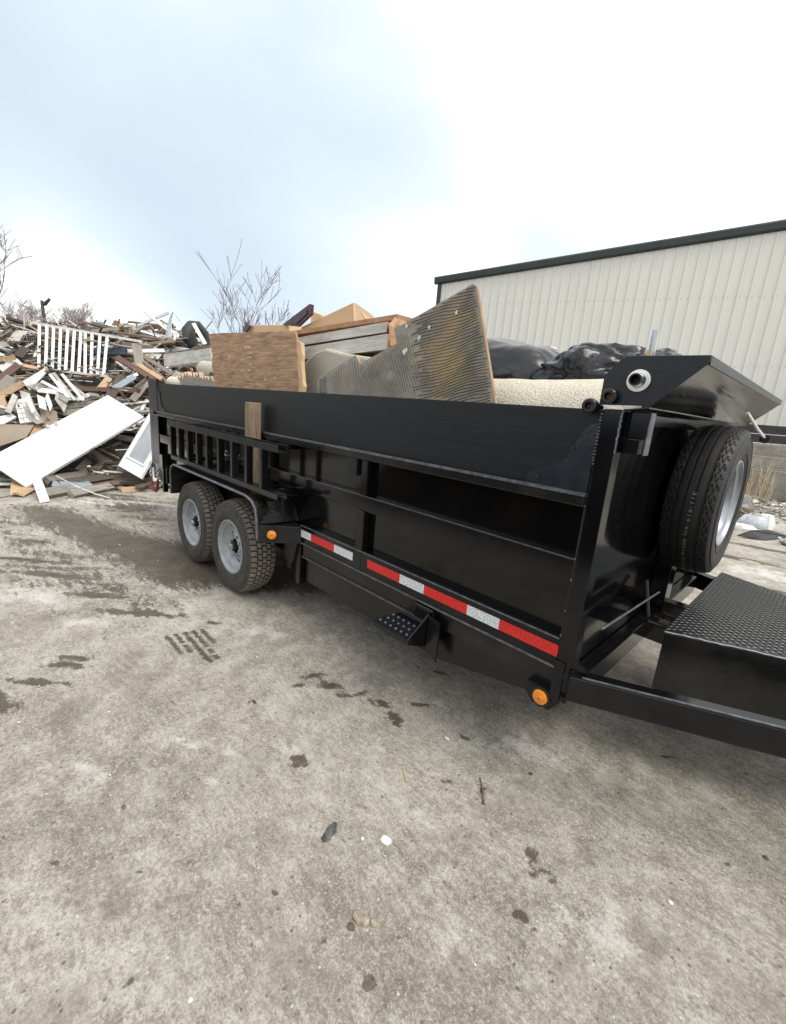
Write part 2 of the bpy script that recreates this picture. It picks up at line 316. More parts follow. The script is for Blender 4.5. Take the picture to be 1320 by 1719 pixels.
for bl in [(525, 1135, .08, .03, 60), (555, 1150, .11, .035, 30), (595, 1165, .10, .03, 60), (640, 1180, .1, .03, 40), (500, 1150, .05, .02, 60), (660, 1205, .06, .03, 0), (665, 1215, .04, .02, 0),
           (500, 1278, .045, .025, 40), (488, 1288, .02, .02, 0), (896, 1432, .02, .035, 20), (893, 1455, .022, .026, 0), (923, 1475, .02, .022, 0), (870, 1528, .015, .04, 30), (884, 1540, .014, .02, 30), (872, 1555, .008, .008, 0),
           (1046, 1468, .016, .016, 0), (930, 1640, .01, .02, 0), (1220, 1450, .012, .018, 0), (95, 1450, .014, .012, 0), (620, 1650, .024, .026, 0), (342, 1450, .008, .006, 0), (190, 1663, .012, .01, 0), (220, 1648, .01, .018, 0), (130, 1680, .008, .015, 0),
           (580, 1477, .01, .015, 0), (545, 1572, .008, .02, 0), (460, 1500, .02, .014, 0), (320, 1525, .02, .012, 20), (740, 1130, .05, .02, 30), (780, 1240, .03, .012, 20), (750, 1310, .03, .015, 45), (705, 1185, .08, .02, 45), (990, 1170, .04, .02, 0),
           (810, 1330, .012, .05, 10), (1120, 1270, .05, .01, 45), (1250, 1300, .03, .01, 45), (700, 1060+60, .02, .02, 0), (360, 1045, .06, .02, 40), (1230, 935, .5, .12, 10), (1300, 925, .7, .10, 10), (1270, 985, .5, .06, 10), (1180, 975, .2, .05, 0), (40, 940, .5, .05, 45), (90, 965, .5, .05, 45)]:
    wet = np.maximum(wet, blob(*bl)*.98)
pale = np.zeros(X.shape)
for bl in [(385, 1255, .05, .04, 45), (325, 1250, .06, .03, 45), (300, 1240, .05, .02, 45), (490, 1265, .04, .04, 0), (730, 1183, .045, .055, 0), (232, 1435, .025, .02, 0), (270, 1388, .02, .012, 0), (470, 1240, .02, .02, 0), (280, 1527, .012, .01, 0),
           (165, 1048, .2, .06, 45), (290, 1008, .16, .05, 45), (215, 845, .9, .3, 45), (610, 1530, .03, .02, 0), (355, 1310, .04, .02, 0), (700, 1360, .03, .02, 0), (255, 955, .2, .06, 45), (1290, 965, .6, .3, 20), (60, 1000, .5, .2, 45), (150, 1290, .14, .05, 30), (430, 1060, .2, .1, 45), (880, 1260, .2, .08, 45), (1000, 1560, .14, .07, 20)]:
    pale = np.maximum(pale, blob(*bl))
broad = vnoise(X, Y, .55, 11)*.5+vnoise(X, Y, 1.7, 12)*.3+vnoise(su, sv*3, 1.1, 13)*.2
Z = (vnoise(X, Y, 1.3, 21)-.5)*.010*np.clip(1, 0, 1)
rough_far = np.clip((np.hypot(X-CX, Y-CY)-16)/40, 0, 1); Z = Z*(1-rough_far)
nx, ny = X.shape
vv = np.stack([X, Y, Z], -1).reshape(-1, 3)
idx = np.arange(nx*ny).reshape(nx, ny)
ff = np.stack([idx[:-1, :-1], idx[1:, :-1], idx[1:, 1:], idx[:-1, 1:]], -1).reshape(-1, 4)
gm = bpy.data.meshes.new('ground'); gm.vertices.add(len(vv)); gm.vertices.foreach_set('co', vv.ravel())
gm.loops.add(ff.size); gm.loops.foreach_set('vertex_index', ff.ravel().astype(np.int32)); gm.polygons.add(len(ff))
gm.polygons.foreach_set('loop_start', np.arange(0, ff.size, 4, dtype=np.int32)); gm.update(calc_edges=True); gm.polygons.foreach_set('use_smooth', [True]*len(ff))
ca = gm.attributes.new('stain', 'FLOAT_COLOR', 'POINT'); ca.data.foreach_set('color', np.stack([wet, pale, broad, np.ones_like(wet)], -1).reshape(-1).astype(np.float32))
def ground_mat():
    Mg = bpy.data.materials.new('worn_concrete'); Mg.use_nodes = True; t = Mg.node_tree; B = t.nodes['Principled BSDF']; K = t.links
    tcn = nd(t, 'ShaderNodeTexCoord'); at_ = nd(t, 'ShaderNodeAttribute', attribute_name='stain'); sp = nd(t, 'ShaderNodeSeparateColor'); K.new(at_.outputs['Color'], sp.inputs[0])
    def nz(s, d=6, r=.6, st=None, rot=0, dist=0):
        n = nd(t, 'ShaderNodeTexNoise'); n.inputs['Scale'].default_value = s; n.inputs['Detail'].default_value = d; n.inputs['Roughness'].default_value = r; n.inputs['Distortion'].default_value = dist
        if st:
            m_ = nd(t, 'ShaderNodeMapping'); m_.inputs['Rotation'].default_value = (0, 0, math.radians(rot)); m_.inputs['Scale'].default_value = st
            K.new(tcn.outputs['Object'], m_.inputs[0]); K.new(m_.outputs[0], n.inputs[0])
        else: K.new(tcn.outputs['Object'], n.inputs[0])
        return n.outputs['Fac']
    def rng_(v, a_, b_, c_=0, d_=1):
        n = nd(t, 'ShaderNodeMapRange'); n.inputs[1].default_value = a_; n.inputs[2].default_value = b_; n.inputs[3].default_value = c_; n.inputs[4].default_value = d_; K.new(v, n.inputs[0]); return n.outputs[0]
    def mix(f, a_, b_, bt='MIX'):
        n = nd(t, 'ShaderNodeMix', data_type='RGBA', blend_type=bt)
        for i, v in ((0, f), (6, a_), (7, b_)):
            if isinstance(v, (tuple, float, int)): n.inputs[i].default_value = (*v, 1) if isinstance(v, tuple) else v
            else: K.new(v, n.inputs[i])
        return n.outputs[2]
    big = nz(1.1, 4, .55); med = nz(5, 8, .68); fine = nz(70, 6, .75); grit = nz(260, 3, .7); strk = nz(3.2, 6, .62, (1, 5, 1), -45); strk2 = nz(14, 5, .65, (1, 3.5, 1), -35)
    v = mth('ADD', mth('MULTIPLY', big, .16, t), mth('MULTIPLY', med, .42, t), t)
    v = mth('ADD', v, mth('MULTIPLY', strk2, .20, t), t); v = mth('ADD', v, mth('MULTIPLY', fine, .34, t), t)
    v = mth('ADD', v, mth('MULTIPLY', mth('SUBTRACT', sp.outputs[2], .5, t), .16, t), t)
    base = nd(t, 'ShaderNodeValToRGB'); K.new(v, base.inputs[0]); e_ = base.color_ramp.elements
    e_[0].position = .42; e_[0].color = (.155, .132, .108, 1); e_[1].position = .68; e_[1].color = (.61, .58, .53, 1)
    x = e_.new(.52); x.color = (.305, .277, .238, 1); x = e_.new(.585); x.color = (.445, .412, .365, 1)
    c_ = base.outputs[0]
    c_ = mix(rng_(grit, .35, .7, 0, .55), c_, mix(1.0, c_, (.74, .72, .70), 'MULTIPLY'))
    sharp = nz(130, 4, .8); sharp2 = nz(34, 8, .78)
    c_ = mix(rng_(sharp, .53, .62, 0, .6), c_, (.17, .145, .115)); c_ = mix(rng_(sharp, .38, .47, .6, 0), c_, (.56, .53, .475))
    c_ = mix(rng_(sharp2, .54, .64, 0, .6), c_, (.20, .168, .135)); c_ = mix(rng_(sharp2, .36, .46, .5, 0), c_, (.54, .51, .455))
    mot = nz(2.3, 7, .72); c_ = mix(rng_(mot, .53, .62, 0, .42), c_, (.185, .158, .128)); c_ = mix(rng_(mot, .36, .46, .32, 0), c_, (.50, .475, .43))
    mot2 = nz(11, 6, .72, (1, 2.2, 1), -30); c_ = mix(rng_(mot2, .55, .64, 0, .45), c_, (.165, .138, .110))
    # pale aggregate flecks and dark flecks
    vo = nd(t, 'ShaderNodeTexVoronoi'); vo.inputs['Scale'].default_value = 46; vo.inputs['Randomness'].default_value = 1; K.new(tcn.outputs['Object'], vo.inputs[0])
    sel = nd(t, 'ShaderNodeSeparateColor'); K.new(vo.outputs['Color'], sel.inputs[0])
    fl = mth('MULTIPLY', rng_(vo.outputs['Distance'], .13, .22, 1, 0), rng_(sel.outputs[0], .90, .91), t)
    c_ = mix(mth('MULTIPLY', fl, .75, t), c_, (.62, .60, .57))
    fd = mth('MULTIPLY', rng_(mth('ADD', vo.outputs['Distance'], mth('MULTIPLY', fine, .2, t), t), .25, .37, 1, 0), rng_(sel.outputs[1], .90, .91), t)
    c_ = mix(mth('MULTIPLY', fd, .75, t), c_, (.12, .10, .085))
    vb = nd(t, 'ShaderNodeTexVoronoi'); vb.inputs['Scale'].default_value = 9; K.new(tcn.outputs['Object'], vb.inputs[0]); sb = nd(t, 'ShaderNodeSeparateColor'); K.new(vb.outputs['Color'], sb.inputs[0])
    fb = mth('MULTIPLY', rng_(mth('ADD', vb.outputs['Distance'], mth('MULTIPLY', fine, .5, t), t), .34, .50, 1, 0), rng_(sb.outputs[1], .72, .73), t)
    c_ = mix(mth('MULTIPLY', fb, .42, t), c_, (.17, .142, .115))
    fp = mth('MULTIPLY', rng_(mth('ADD', vb.outputs['Distance'], mth('MULTIPLY', fine, .6, t), t), .34, .55, 1, 0), rng_(sb.outputs[0], .80, .81), t)
    c_ = mix(mth('MULTIPLY', fp, .35, t), c_, (.55, .53, .49))
    # pale scuffs
    pm = mth('ADD', sp.outputs[1], mth('MULTIPLY', mth('SUBTRACT', med, .5, t), 1.6, t), t); pm = mth('ADD', pm, mth('MULTIPLY', mth('SUBTRACT', fine, .5, t), 1.2, t), t)
    pf = rng_(pm, .50, 1.0, 0, .75); c_ = mix(pf, c_, (.62, .60, .575))
    # damp dirt
    wm = mth('ADD', sp.outputs[0], mth('MULTIPLY', mth('SUBTRACT', strk, .5, t), .95, t), t); wm = mth('ADD', wm, mth('MULTIPLY', mth('SUBTRACT', fine, .5, t), .9, t), t); wm = mth('ADD', wm, mth('MULTIPLY', mth('SUBTRACT', med, .5, t), .7, t), t); wm = mth('ADD', wm, mth('MULTIPLY', mth('SUBTRACT', sharp2, .5, t), 1.1, t), t)
    wf = rng_(wm, .46, .58); c_ = mix(mth('MULTIPLY', wf, .90, t), c_, mix(rng_(med, .35, .7), (.055, .041, .029), (.105, .082, .060)))
    # hairline cracks
    vc = nd(t, 'ShaderNodeTexVoronoi', feature='DISTANCE_TO_EDGE'); vc.inputs['Scale'].default_value = .45
    wp = nd(t, 'ShaderNodeVectorMath', operation='ADD'); wn = nd(t, 'ShaderNodeTexNoise'); wn.inputs['Scale'].default_value = 2.2; wn.inputs['Detail'].default_value = 6; K.new(tcn.outputs['Object'], wn.inputs[0])
    K.new(tcn.outputs['Object'], wp.inputs[0]); K.new(wn.outputs['Color'], wp.inputs[1]); K.new(wp.outputs[0], vc.inputs[0])
    cr = mth('MULTIPLY', rng_(vc.outputs['Distance'], .001, .005, 1, 0), rng_(big, .48, .56), t); c_ = mix(mth('MULTIPLY', cr, .12, t), c_, (.11, .09, .07))
    K.new(c_, B.inputs['Base Color'])
    K.new(rng_(wf, 0, 1, .93, .52), B.inputs['Roughness']); B.inputs['Specular IOR Level'].default_value = .35
    h = mth('ADD', mth('MULTIPLY', fine, .35, t), mth('MULTIPLY', med, .9, t), t); h = mth('ADD', h, mth('MULTIPLY', grit, .16, t), t); h = mth('SUBTRACT', h, mth('MULTIPLY', cr, .1, t), t)
    h = mth('SUBTRACT', h, mth('MULTIPLY', fd, .25, t), t)
    bp_ = nd(t, 'ShaderNodeBump'); bp_.inputs['Strength'].default_value = .8; bp_.inputs['Distance'].default_value = .012; K.new(h, bp_.inputs['Height']); K.new(bp_.outputs[0], B.inputs['Normal'])
    return Mg
M['ground'] = ground_mat(); gm.materials.append(M['ground'])
ground = kind(bpy.data.objects.new('ground', gm), 'structure'); COL.objects.link(ground)
# damp tyre imprint: rows of small damp lug marks
mb = MB(); r_ = random.Random(4)
c0 = Vector((*g2(318, 1072), 0)); dv = Vector((*g2(368, 1128), 0))-c0; ln = dv.length; dv.normalize(); sv_ = Vector((-dv.y, dv.x, 0))
M['damp'] = mat('damp_print', (.07, .052, .036), .6, col2=(.14, .115, .09), nscale=40)
for row in range(5):
    off = (row-2)*.052
    for k in range(16):
        t_ = -.10+k*.028+row*.012
        if row in (0, 1) and k > 9: continue
        if row == 4 and k > 8: continue
        if 8 <= k <= 9 and row > 1 and r_.random() < .5: continue
        if r_.random() < .08: continue
        c1 = c0+dv*t_+sv_*(off+r_.uniform(-.003, .003)); wd = .021*r_.uniform(.75, 1.1); lg = .0105*r_.uniform(.7, 1.2)
        n_ = 9; ring = []
        for q in range(n_):
            an = 2*math.pi*q/n_; rr = r_.uniform(.6, 1.15); ring.append(c1+sv_*(math.cos(an)*wd*rr)+dv*(math.sin(an)*lg*rr+math.cos(an)*.006)+Vector((0, 0, .0085)))
        mb.add(ring, [tuple(range(n_))])
kind(mb.build('tyre_print', 'damp', ground), 'stuff')
# ------------------------------------------------------------------ metal-clad building
BA = .33639; BX, BY = -10.9648, 12.6505; BU = Vector((math.cos(BA), math.sin(BA), 0)); BN = Vector((math.sin(BA), -math.cos(BA), 0))   # BN faces the yard
def bw(s, z, d=0): return Vector((BX, BY, 0))+BU*s+BN*d+Vector((0, 0, z))
SL = .0935; Z0 = 6.47; SE = 17.5
bld = thing('metal_clad_building', 'long cream metal-clad building with dark green roof trim behind the trailer', 'building', bw(8, 0, -4))
mb = MB(); mb.prism([bw(-.34, 0, -.03), bw(SE, 0, -.03), bw(SE, Z0+SL*SE, -.03), bw(-.34, Z0-.03, -.03)], -BN*14); mb.build('wall', 'wallm', bld)
def panel_mesh(n):
    m_ = MB(); w_ = .3048
    return m_
# cladding sheets: each 3 ribs wide, rib proud, lapped, one object per sheet
for i in range(-1, 19):
    s0 = i*.9144-.0; s1 = s0+.9144; m_ = MB()
    a0 = max(s0, -.34)
    if a0 >= s1: continue
    m_.prism([bw(a0, .1, -.02), bw(s1-.004, .1, -.02), bw(s1-.004, Z0+SL*s1-.02, -.02), bw(a0, Z0+SL*a0-.02, -.02)], BN*.018)
    for k in range(3):
        c_ = s0+k*.3048
        if c_ < -.3: continue
        zt = Z0+SL*c_-.03
        pr = [(-.038, -.002), (-.022, .030), (.022, .030), (.038, -.002)]
        m_.add([bw(c_+u, z, d) for z in (.1, zt) for u, d in pr], [(0, 1, 5, 4), (1, 2, 6, 5), (2, 3, 7, 6)])
    m_.build('cladding_panel', 'wallm', bld)
mb = MB()
for i in range(-1, 58):
    for zz in (5.66, 3.66, 1.9):
        c_ = i*.3048+.06
        if c_ < -.3: continue
        for q in (0, .17):
            p = bw(c_+q, zz+r_.uniform(-.012, .012), .001); mb.box(p.x-.007, p.x+.007, p.y-.012, p.y+.002, p.z-.006, p.z+.006)
kind(mb.build('screw_row', 'screw', bld), 'stuff')
mb = MB()
pr = [(0, -.04), (0, .10), (.03, .13), (.20, .15), (.25, .11), (.25, -.3)]
mb.add([bw(s, Z0+SL*s+h, d) for s in (-.52, SE) for h, d in pr], [(i, i+1, 7+i, 6+i) for i in range(5)]+[(0, 5, 11, 6), (0, 1, 2, 3, 4, 5), (6, 7, 8, 9, 10, 11)])
mb.build('roof_trim', 'trim', bld)
mb = MB(); mb.prism([bw(-.40, 0, -.05), bw(-.24, 0, -.05), bw(-.24, Z0-.02, -.05), bw(-.40, Z0-.02, -.05)], BN*.09); mb.build('corner_trim', 'trim', bld)
mb = MB(); mb.prism([bw(-.50, Z0+.15, -.2), bw(SE, Z0+.15+SL*SE, -.2), bw(SE, Z0+.22+SL*SE, -.2), bw(-.50, Z0+.22, -.2)], -BN*14); mb.build('roof', 'trim', bld)
# ------------------------------------------------------------------ retaining wall of blocks and timbers
rw = thing('retaining_wall', 'low retaining wall of grey concrete blocks topped by black timbers at far right', 'wall', (1, 13.7, 0))
dW = Vector((math.cos(.30), math.sin(.30), 0)); W0 = Vector((-2.4, 12.75, 0)); nW = Vector((dW.y, -dW.x, 0))
r_ = random.Random(9)
for lv, (z0, z1, dp) in enumerate(((0, .78, 0), (.80, 1.12, .12), (1.13, 1.42, .2))):
    s = -.3*lv
    while s < 9:
        wd = r_.uniform(1.5, 1.8) if lv == 0 else r_.uniform(1.7, 2.4)
        a_ = W0+dW*s-nW*(dp+r_.uniform(0, .05)); m_ = MB(); m_.beam(a_+Vector((0, 0, (z0+z1)/2))+dW*.01, a_+dW*(wd-.02)+Vector((0, 0, (z0+z1)/2+r_.uniform(-.01, .01))), .5, z1-z0-.015)
        m_.build('concrete_block', 'concrete', rw, bevel=.02); s += wd
for lv, (z0, z1) in enumerate(((1.44, 1.66), (1.67, 1.90))):
    s = -.2+.6*lv
    while s < 9:
        a_ = W0+dW*s-nW*.1; m_ = MB(); m_.beam(a_+Vector((0, 0, (z0+z1)/2)), a_+dW*2.38+Vector((0, 0, (z0+z1)/2)), .25, z1-z0-.01); m_.build('timber', 'timber', rw, bevel=.01); s += 2.4
# weeds, straw
def tuft(name, p, n, h, spread, m_, label, cat, seed):
    rr = random.Random(seed); b_ = MB()
    for k in range(n):
        q = p+Vector((rr.uniform(-1, 1)*spread, rr.uniform(-1, 1)*spread, 0)); hh = h*rr.uniform(.4, 1); a_ = rr.uniform(0, 6.28); ln_ = rr.uniform(.1, .5)*hh
        d = Vector((math.cos(a_), math.sin(a_), 0)); s_ = Vector((-d.y, d.x, 0))*.006*(1+2*(m_ == 'weed'))
        a1 = q+d*ln_*.35+Vector((0, 0, hh*.6)); a2 = q+d*ln_+Vector((0, 0, hh))
        b_.add([q-s_, q+s_, a1+s_, a1-s_, a2], [(0, 1, 2, 3), (3, 2, 4)])
    return tag(b_.build(name, m_), label, cat)
tuft('dry_grass', on(1262, 836, 1, 12.6)+Vector((0, 0, 0)), 60, 1.1, .35, 'straw', 'tall dry straw-coloured grass beside the concrete blocks', 'grass', 1)
tuft('weed_clump', Vector((1.0, 13.4, .0)), 260, .35, .30, 'weed', 'green weeds at the foot of the concrete blocks', 'weeds', 2)
tuft('weed_clump', Vector((.9, 13.62, .78)), 220, .22, .30, 'weed', 'green weeds growing on top of the lower concrete blocks', 'weeds', 3)
# rubble along the foot of the wall: one mass of small stones
def stone(b_, p, r, rr, mi=0, flat=.6):
    vs = []; 
    for (x, y, z) in ((1, 0, 0), (-1, 0, 0), (0, 1, 0), (0, -1, 0), (0, 0, 1), (0, 0, -1), (.6, .6, .5), (-.6, .6, .5), (.6, -.6, .5), (-.6, -.6, .5)):
        k = r*rr.uniform(.7, 1.15); vs.append(p+Vector((x*k, y*k, z*k*flat)))
    b_.add(vs, [(0, 2, 6), (2, 1, 7), (1, 3, 9), (3, 0, 8), (6, 2, 4), (2, 7, 4), (7, 1, 4), (1, 9, 4), (9, 3, 4), (3, 8, 4), (8, 0, 4), (0, 6, 4), (2, 0, 5), (1, 2, 5), (3, 1, 5), (0, 3, 5)], mi)
rr = random.Random(31); b_ = MB()
for k in range(1500):
    px_ = rr.uniform(-1.6, 3.5); py_ = 13.2-abs(rr.gauss(0, 2.2)); r0 = rr.choice((.02, .03, .04, .05, .09))*rr.uniform(.6, 1.3)
    stone(b_, Vector((px_, py_, r0*.3)), r0, rr, rr.choice((0, 0, 1)))
kind(tag(b_.build('rubble', ['concrete', 'drypale']), 'scattered pale stones and rubble along the foot of the block wall', 'rubble'), 'stuff')

# ------------------------------------------------------------------ debris pile
def ss(a_, b_, x): t_ = max(0, min(1, (x-a_)/(b_-a_))); return t_*t_*(3-2*t_)
def pile_h(x, y):
    toe = -6.95+.36*y if y < 1.5 else -6.41-.0*(y-1.5)
    toe = max(toe, -9.2); s = toe-x
    if s <= 0: return 0
    h = s*.95 if s < 1.75 else 1.66+(s-1.75)*.55 if s < 3.4 else 2.57+(s-3.4)*.1
    h = min(h, 2.62+.13*min(max(y, -1), 4))
    h *= 1-.85*ss(5, 10, y); h *= 1-ss(5.5, 9, -y)
    return h
def pn(x, y):
    e_ = .25; g = Vector((pile_h(x-e_, y)-pile_h(x+e_, y), pile_h(x, y-e_)-pile_h(x, y+e_), 2*e_)); return g.normalized()
def hit(px, py, lift=.08):
    d = ray(px, py); t_ = 6.0
    while t_ < 16:
        p = CAMP+d*t_
        if p.z <= pile_h(p.x, p.y)+lift and pile_h(p.x, p.y) > -1: 
            return p
        if p.z < 0: return CAMP+d*(-(CAMP.z-.03)/d.z)
        t_ += .03
    return CAMP+d*10.8
pl_x = np.arange(-20, -5.8, .16); pl_y = np.arange(-9.5, 10.5, .16)
rr = random.Random(5); vs = []
for x in pl_x:
    for y in pl_y:
        h = pile_h(x, y); nz_ = noise.noise(Vector((x*1.7, y*1.7, 3)))*.30+noise.noise(Vector((x*5, y*5, 8)))*.14
        vs.append((x, y, h*(1+.0)-.16+nz_*min(1, h*2) if h > 0 else -.1))
ny_ = len(pl_y); fs = [(i*ny_+j, (i+1)*ny_+j, (i+1)*ny_+j+1, i*ny_+j+1) for i in range(len(pl_x)-1) for j in range(ny_-1)]
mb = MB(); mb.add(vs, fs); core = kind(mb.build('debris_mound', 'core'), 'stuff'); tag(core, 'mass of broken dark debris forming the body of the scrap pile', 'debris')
def plank_mesh(L_, w_, t_, rr, split=False, bow=0):
    """length along x; slightly bowed, ends broken when split"""
    n = 4; vs = []; 
    tw = rr.uniform(-.06, .06)
    for i in range(n+1):
        x = (i/n-.5)*L_; yb = math.sin(math.pi*i/n)*bow*L_
        for j, (a_, c_) in enumerate(((-1, -1), (1, -1), (1, 1), (-1, 1))):
            e_ = rr.uniform(-.12, .12)*w_*1.2 if split and i in (0, n) else rr.uniform(-.01, .01)*w_
            yy = a_*w_/2; zz = c_*t_/2; an = tw*(i/n-.5)*2
            vs.append((x+e_, yy*math.cos(an)-zz*math.sin(an), yy*math.sin(an)+zz*math.cos(an)+yb))
    fs = [(3, 2, 1, 0), (4*n, 4*n+1, 4*n+2, 4*n+3)]
    for i in range(n):
        for j in range(4): fs.append((4*i+j, 4*i+(j+1) % 4, 4*i+4+(j+1) % 4, 4*i+4+j))
    m_ = MB(); m_.add(vs, fs); return m_
def orient(o, p0, p1, up, roll=0):
    d = (p1-p0).normalized(); z = (up-d*up.dot(d)).normalized(); y = z.cross(d)
    R_ = Matrix((d, y, z)).transposed().to_4x4() @ Matrix.Rotation(roll, 4, 'X'); R_.translation = (p0+p1)/2; o.matrix_basis = R_
def toCam(p): return (CAMP-p).normalized()
rk = random.Random(77)
def board(a_, c_, wpx, m_, label, name='board', cat='board', dist=None, thick=.03, split=False, lift=.12, roll=0, d2=None, group=None, bow=0):
    """a loose board lying on the pile between two measured spots; its broad face tips towards the yard"""
    if dist: p0, p1 = at(*a_, dist), at(*c_, d2 or dist)
    else: p0, p1 = hit(*a_, lift), hit(*c_, lift)
    mid = (p0+p1)/2; w_ = wpx*(mid-CAMP).dot(AF)/FPX
    o = plank_mesh((p1-p0).length, w_, thick, rk, split, bow).build(name, m_)
    orient(o, p0, p1, (toCam(mid)+Vector((0, 0, .5))).normalized(), roll); tag(o, label, cat, group); return o
# white handrail section
def railing():
    D = 8.25
    A, B_, C_, Dd = at(53, 541.5, D), at(182, 566, D+.25), at(51, 616.5, D-.35), at(182, 632, D-.1)
    E_ = at(238, 573.5, D+.36)
    t = thing('baluster_railing', 'white wooden balustrade section lying upright on the front of the pile', 'railing', (C_+Dd)/2)
    m_ = MB(); m_.beam(A, E_, .07, .045); m_.build('top_rail', 'whitedirty', t)
    m_ = MB(); m_.beam(C_, Dd, .06, .04); m_.build('bottom_rail', 'whitedirty', t)
    tops = [66, 78.5, 89.5, 101, 113, 124, 135, 142.5, 154, 167.5, 180]; bots = [65, 76, 87, 98.5, 109, 120, 131, 142, 152.5, 163, 173.5]
    for a_, b1 in zip(tops, bots):
        ft = (a_-53)/(182-53); fb_ = (b1-51)/(182-51); m_ = MB(); m_.beam(A.lerp(B_, ft), C_.lerp(Dd, fb_), .045, .045, up=toCam(A)); m_.build('baluster', 'white', t)
    m_ = MB(); m_.beam(at(64, 585, D-.03), at(54, 615, D-.32), .045, .04); m_.build('baluster', 'white', t)
railing()
# white slab door
d0, d1, d2_, d3 = Vector((-7.329, -1.434, .392)), Vector((-7.808, .256, 1.41)), Vector((-7.156, .626, 1.102)), Vector((-6.677, -1.064, .084))
nD = (d1-d0).cross(d3-d0).normalized()
if nD.dot(toCam(d0)) < 0: nD = -nD
t = thing('white_door', 'plain white slab door leaning at a slant against the foot of the pile', 'door', (d0+d2_)/2)
mb = MB(); mb.prism([d0, d1, d2_, d3], -nD*.045); mb.build('door_leaf', 'white', t, bevel=.002)
uD, vD = (d1-d0).normalized(), (d3-d0).normalized()
for k in (.28, 1.0, 1.78):
    q = d3+uD*k; mb = MB(); mb.prism([q+vD*.003-nD*.004, q+uD*.09+vD*.003-nD*.004, q+uD*.09+vD*.003-nD*.036, q+vD*.003-nD*.036], vD*.003); mb.build('hinge', 'galv', t)
for a_, b1 in ((.93, .035), (1.05, .06)):
    q = d0+uD*a_+vD*b1; mb = MB(); 
    mb.tube([q, q+nD*.012, q+nD*.05, q+nD*.065], [.03, .03, .022, .012], 12); mb.build('door_knob', 'whitedirty', t, smooth=True)
# storm door with glass behind the trailer's tail
def quad_thing():
    D = (hit(198.5, 781.5, .3)-CAMP).dot(AF)-.1; BL, BR = at(198.5, 781.5, D), at(236.5, 803, D-.22)
    TL, TR = at(253, 690, D+.42), at(292, 711, D+.20)
    t = thing('glazed_door', 'white half-glazed door propped behind the tail of the trailer', 'door', BL)
    n_ = (TR-BL).cross(BR-BL).normalized()
    if n_.dot(toCam(BL)) < 0: n_ = -n_
    u, v = (BR-BL), (TL-BL)
    P_ = lambda a_, c_, d=0: BL+u*a_+v*c_+n_*d
    m_ = MB()
    for (a0, a1, c0_, c1) in ((0, 1, 0, .20), (0, 1, .9, 1), (0, .17, .2, .9), (.83, 1, .2, .9)):
        m_.prism([P_(a0, c0_), P_(a1, c0_), P_(a1, c1), P_(a0, c1)], -n_*.04)
    m_.build('door_frame', 'white', t)
    m_ = MB(); m_.prism([P_(.17, .2, -.012), P_(.83, .2, -.012), P_(.83, .9, -.012), P_(.17, .9, -.012)], -n_*.01); m_.build('glass', 'glass', t)
    m_ = MB(); m_.beam(P_(.12, .185, .008), P_(.9, .185, .008), .03, .02, up=n_); m_.beam(P_(.88, .19, .008), P_(.88, .9, .008), .02, .02, up=n_); m_.build('glazing_bead', 'white', t)
quad_thing()
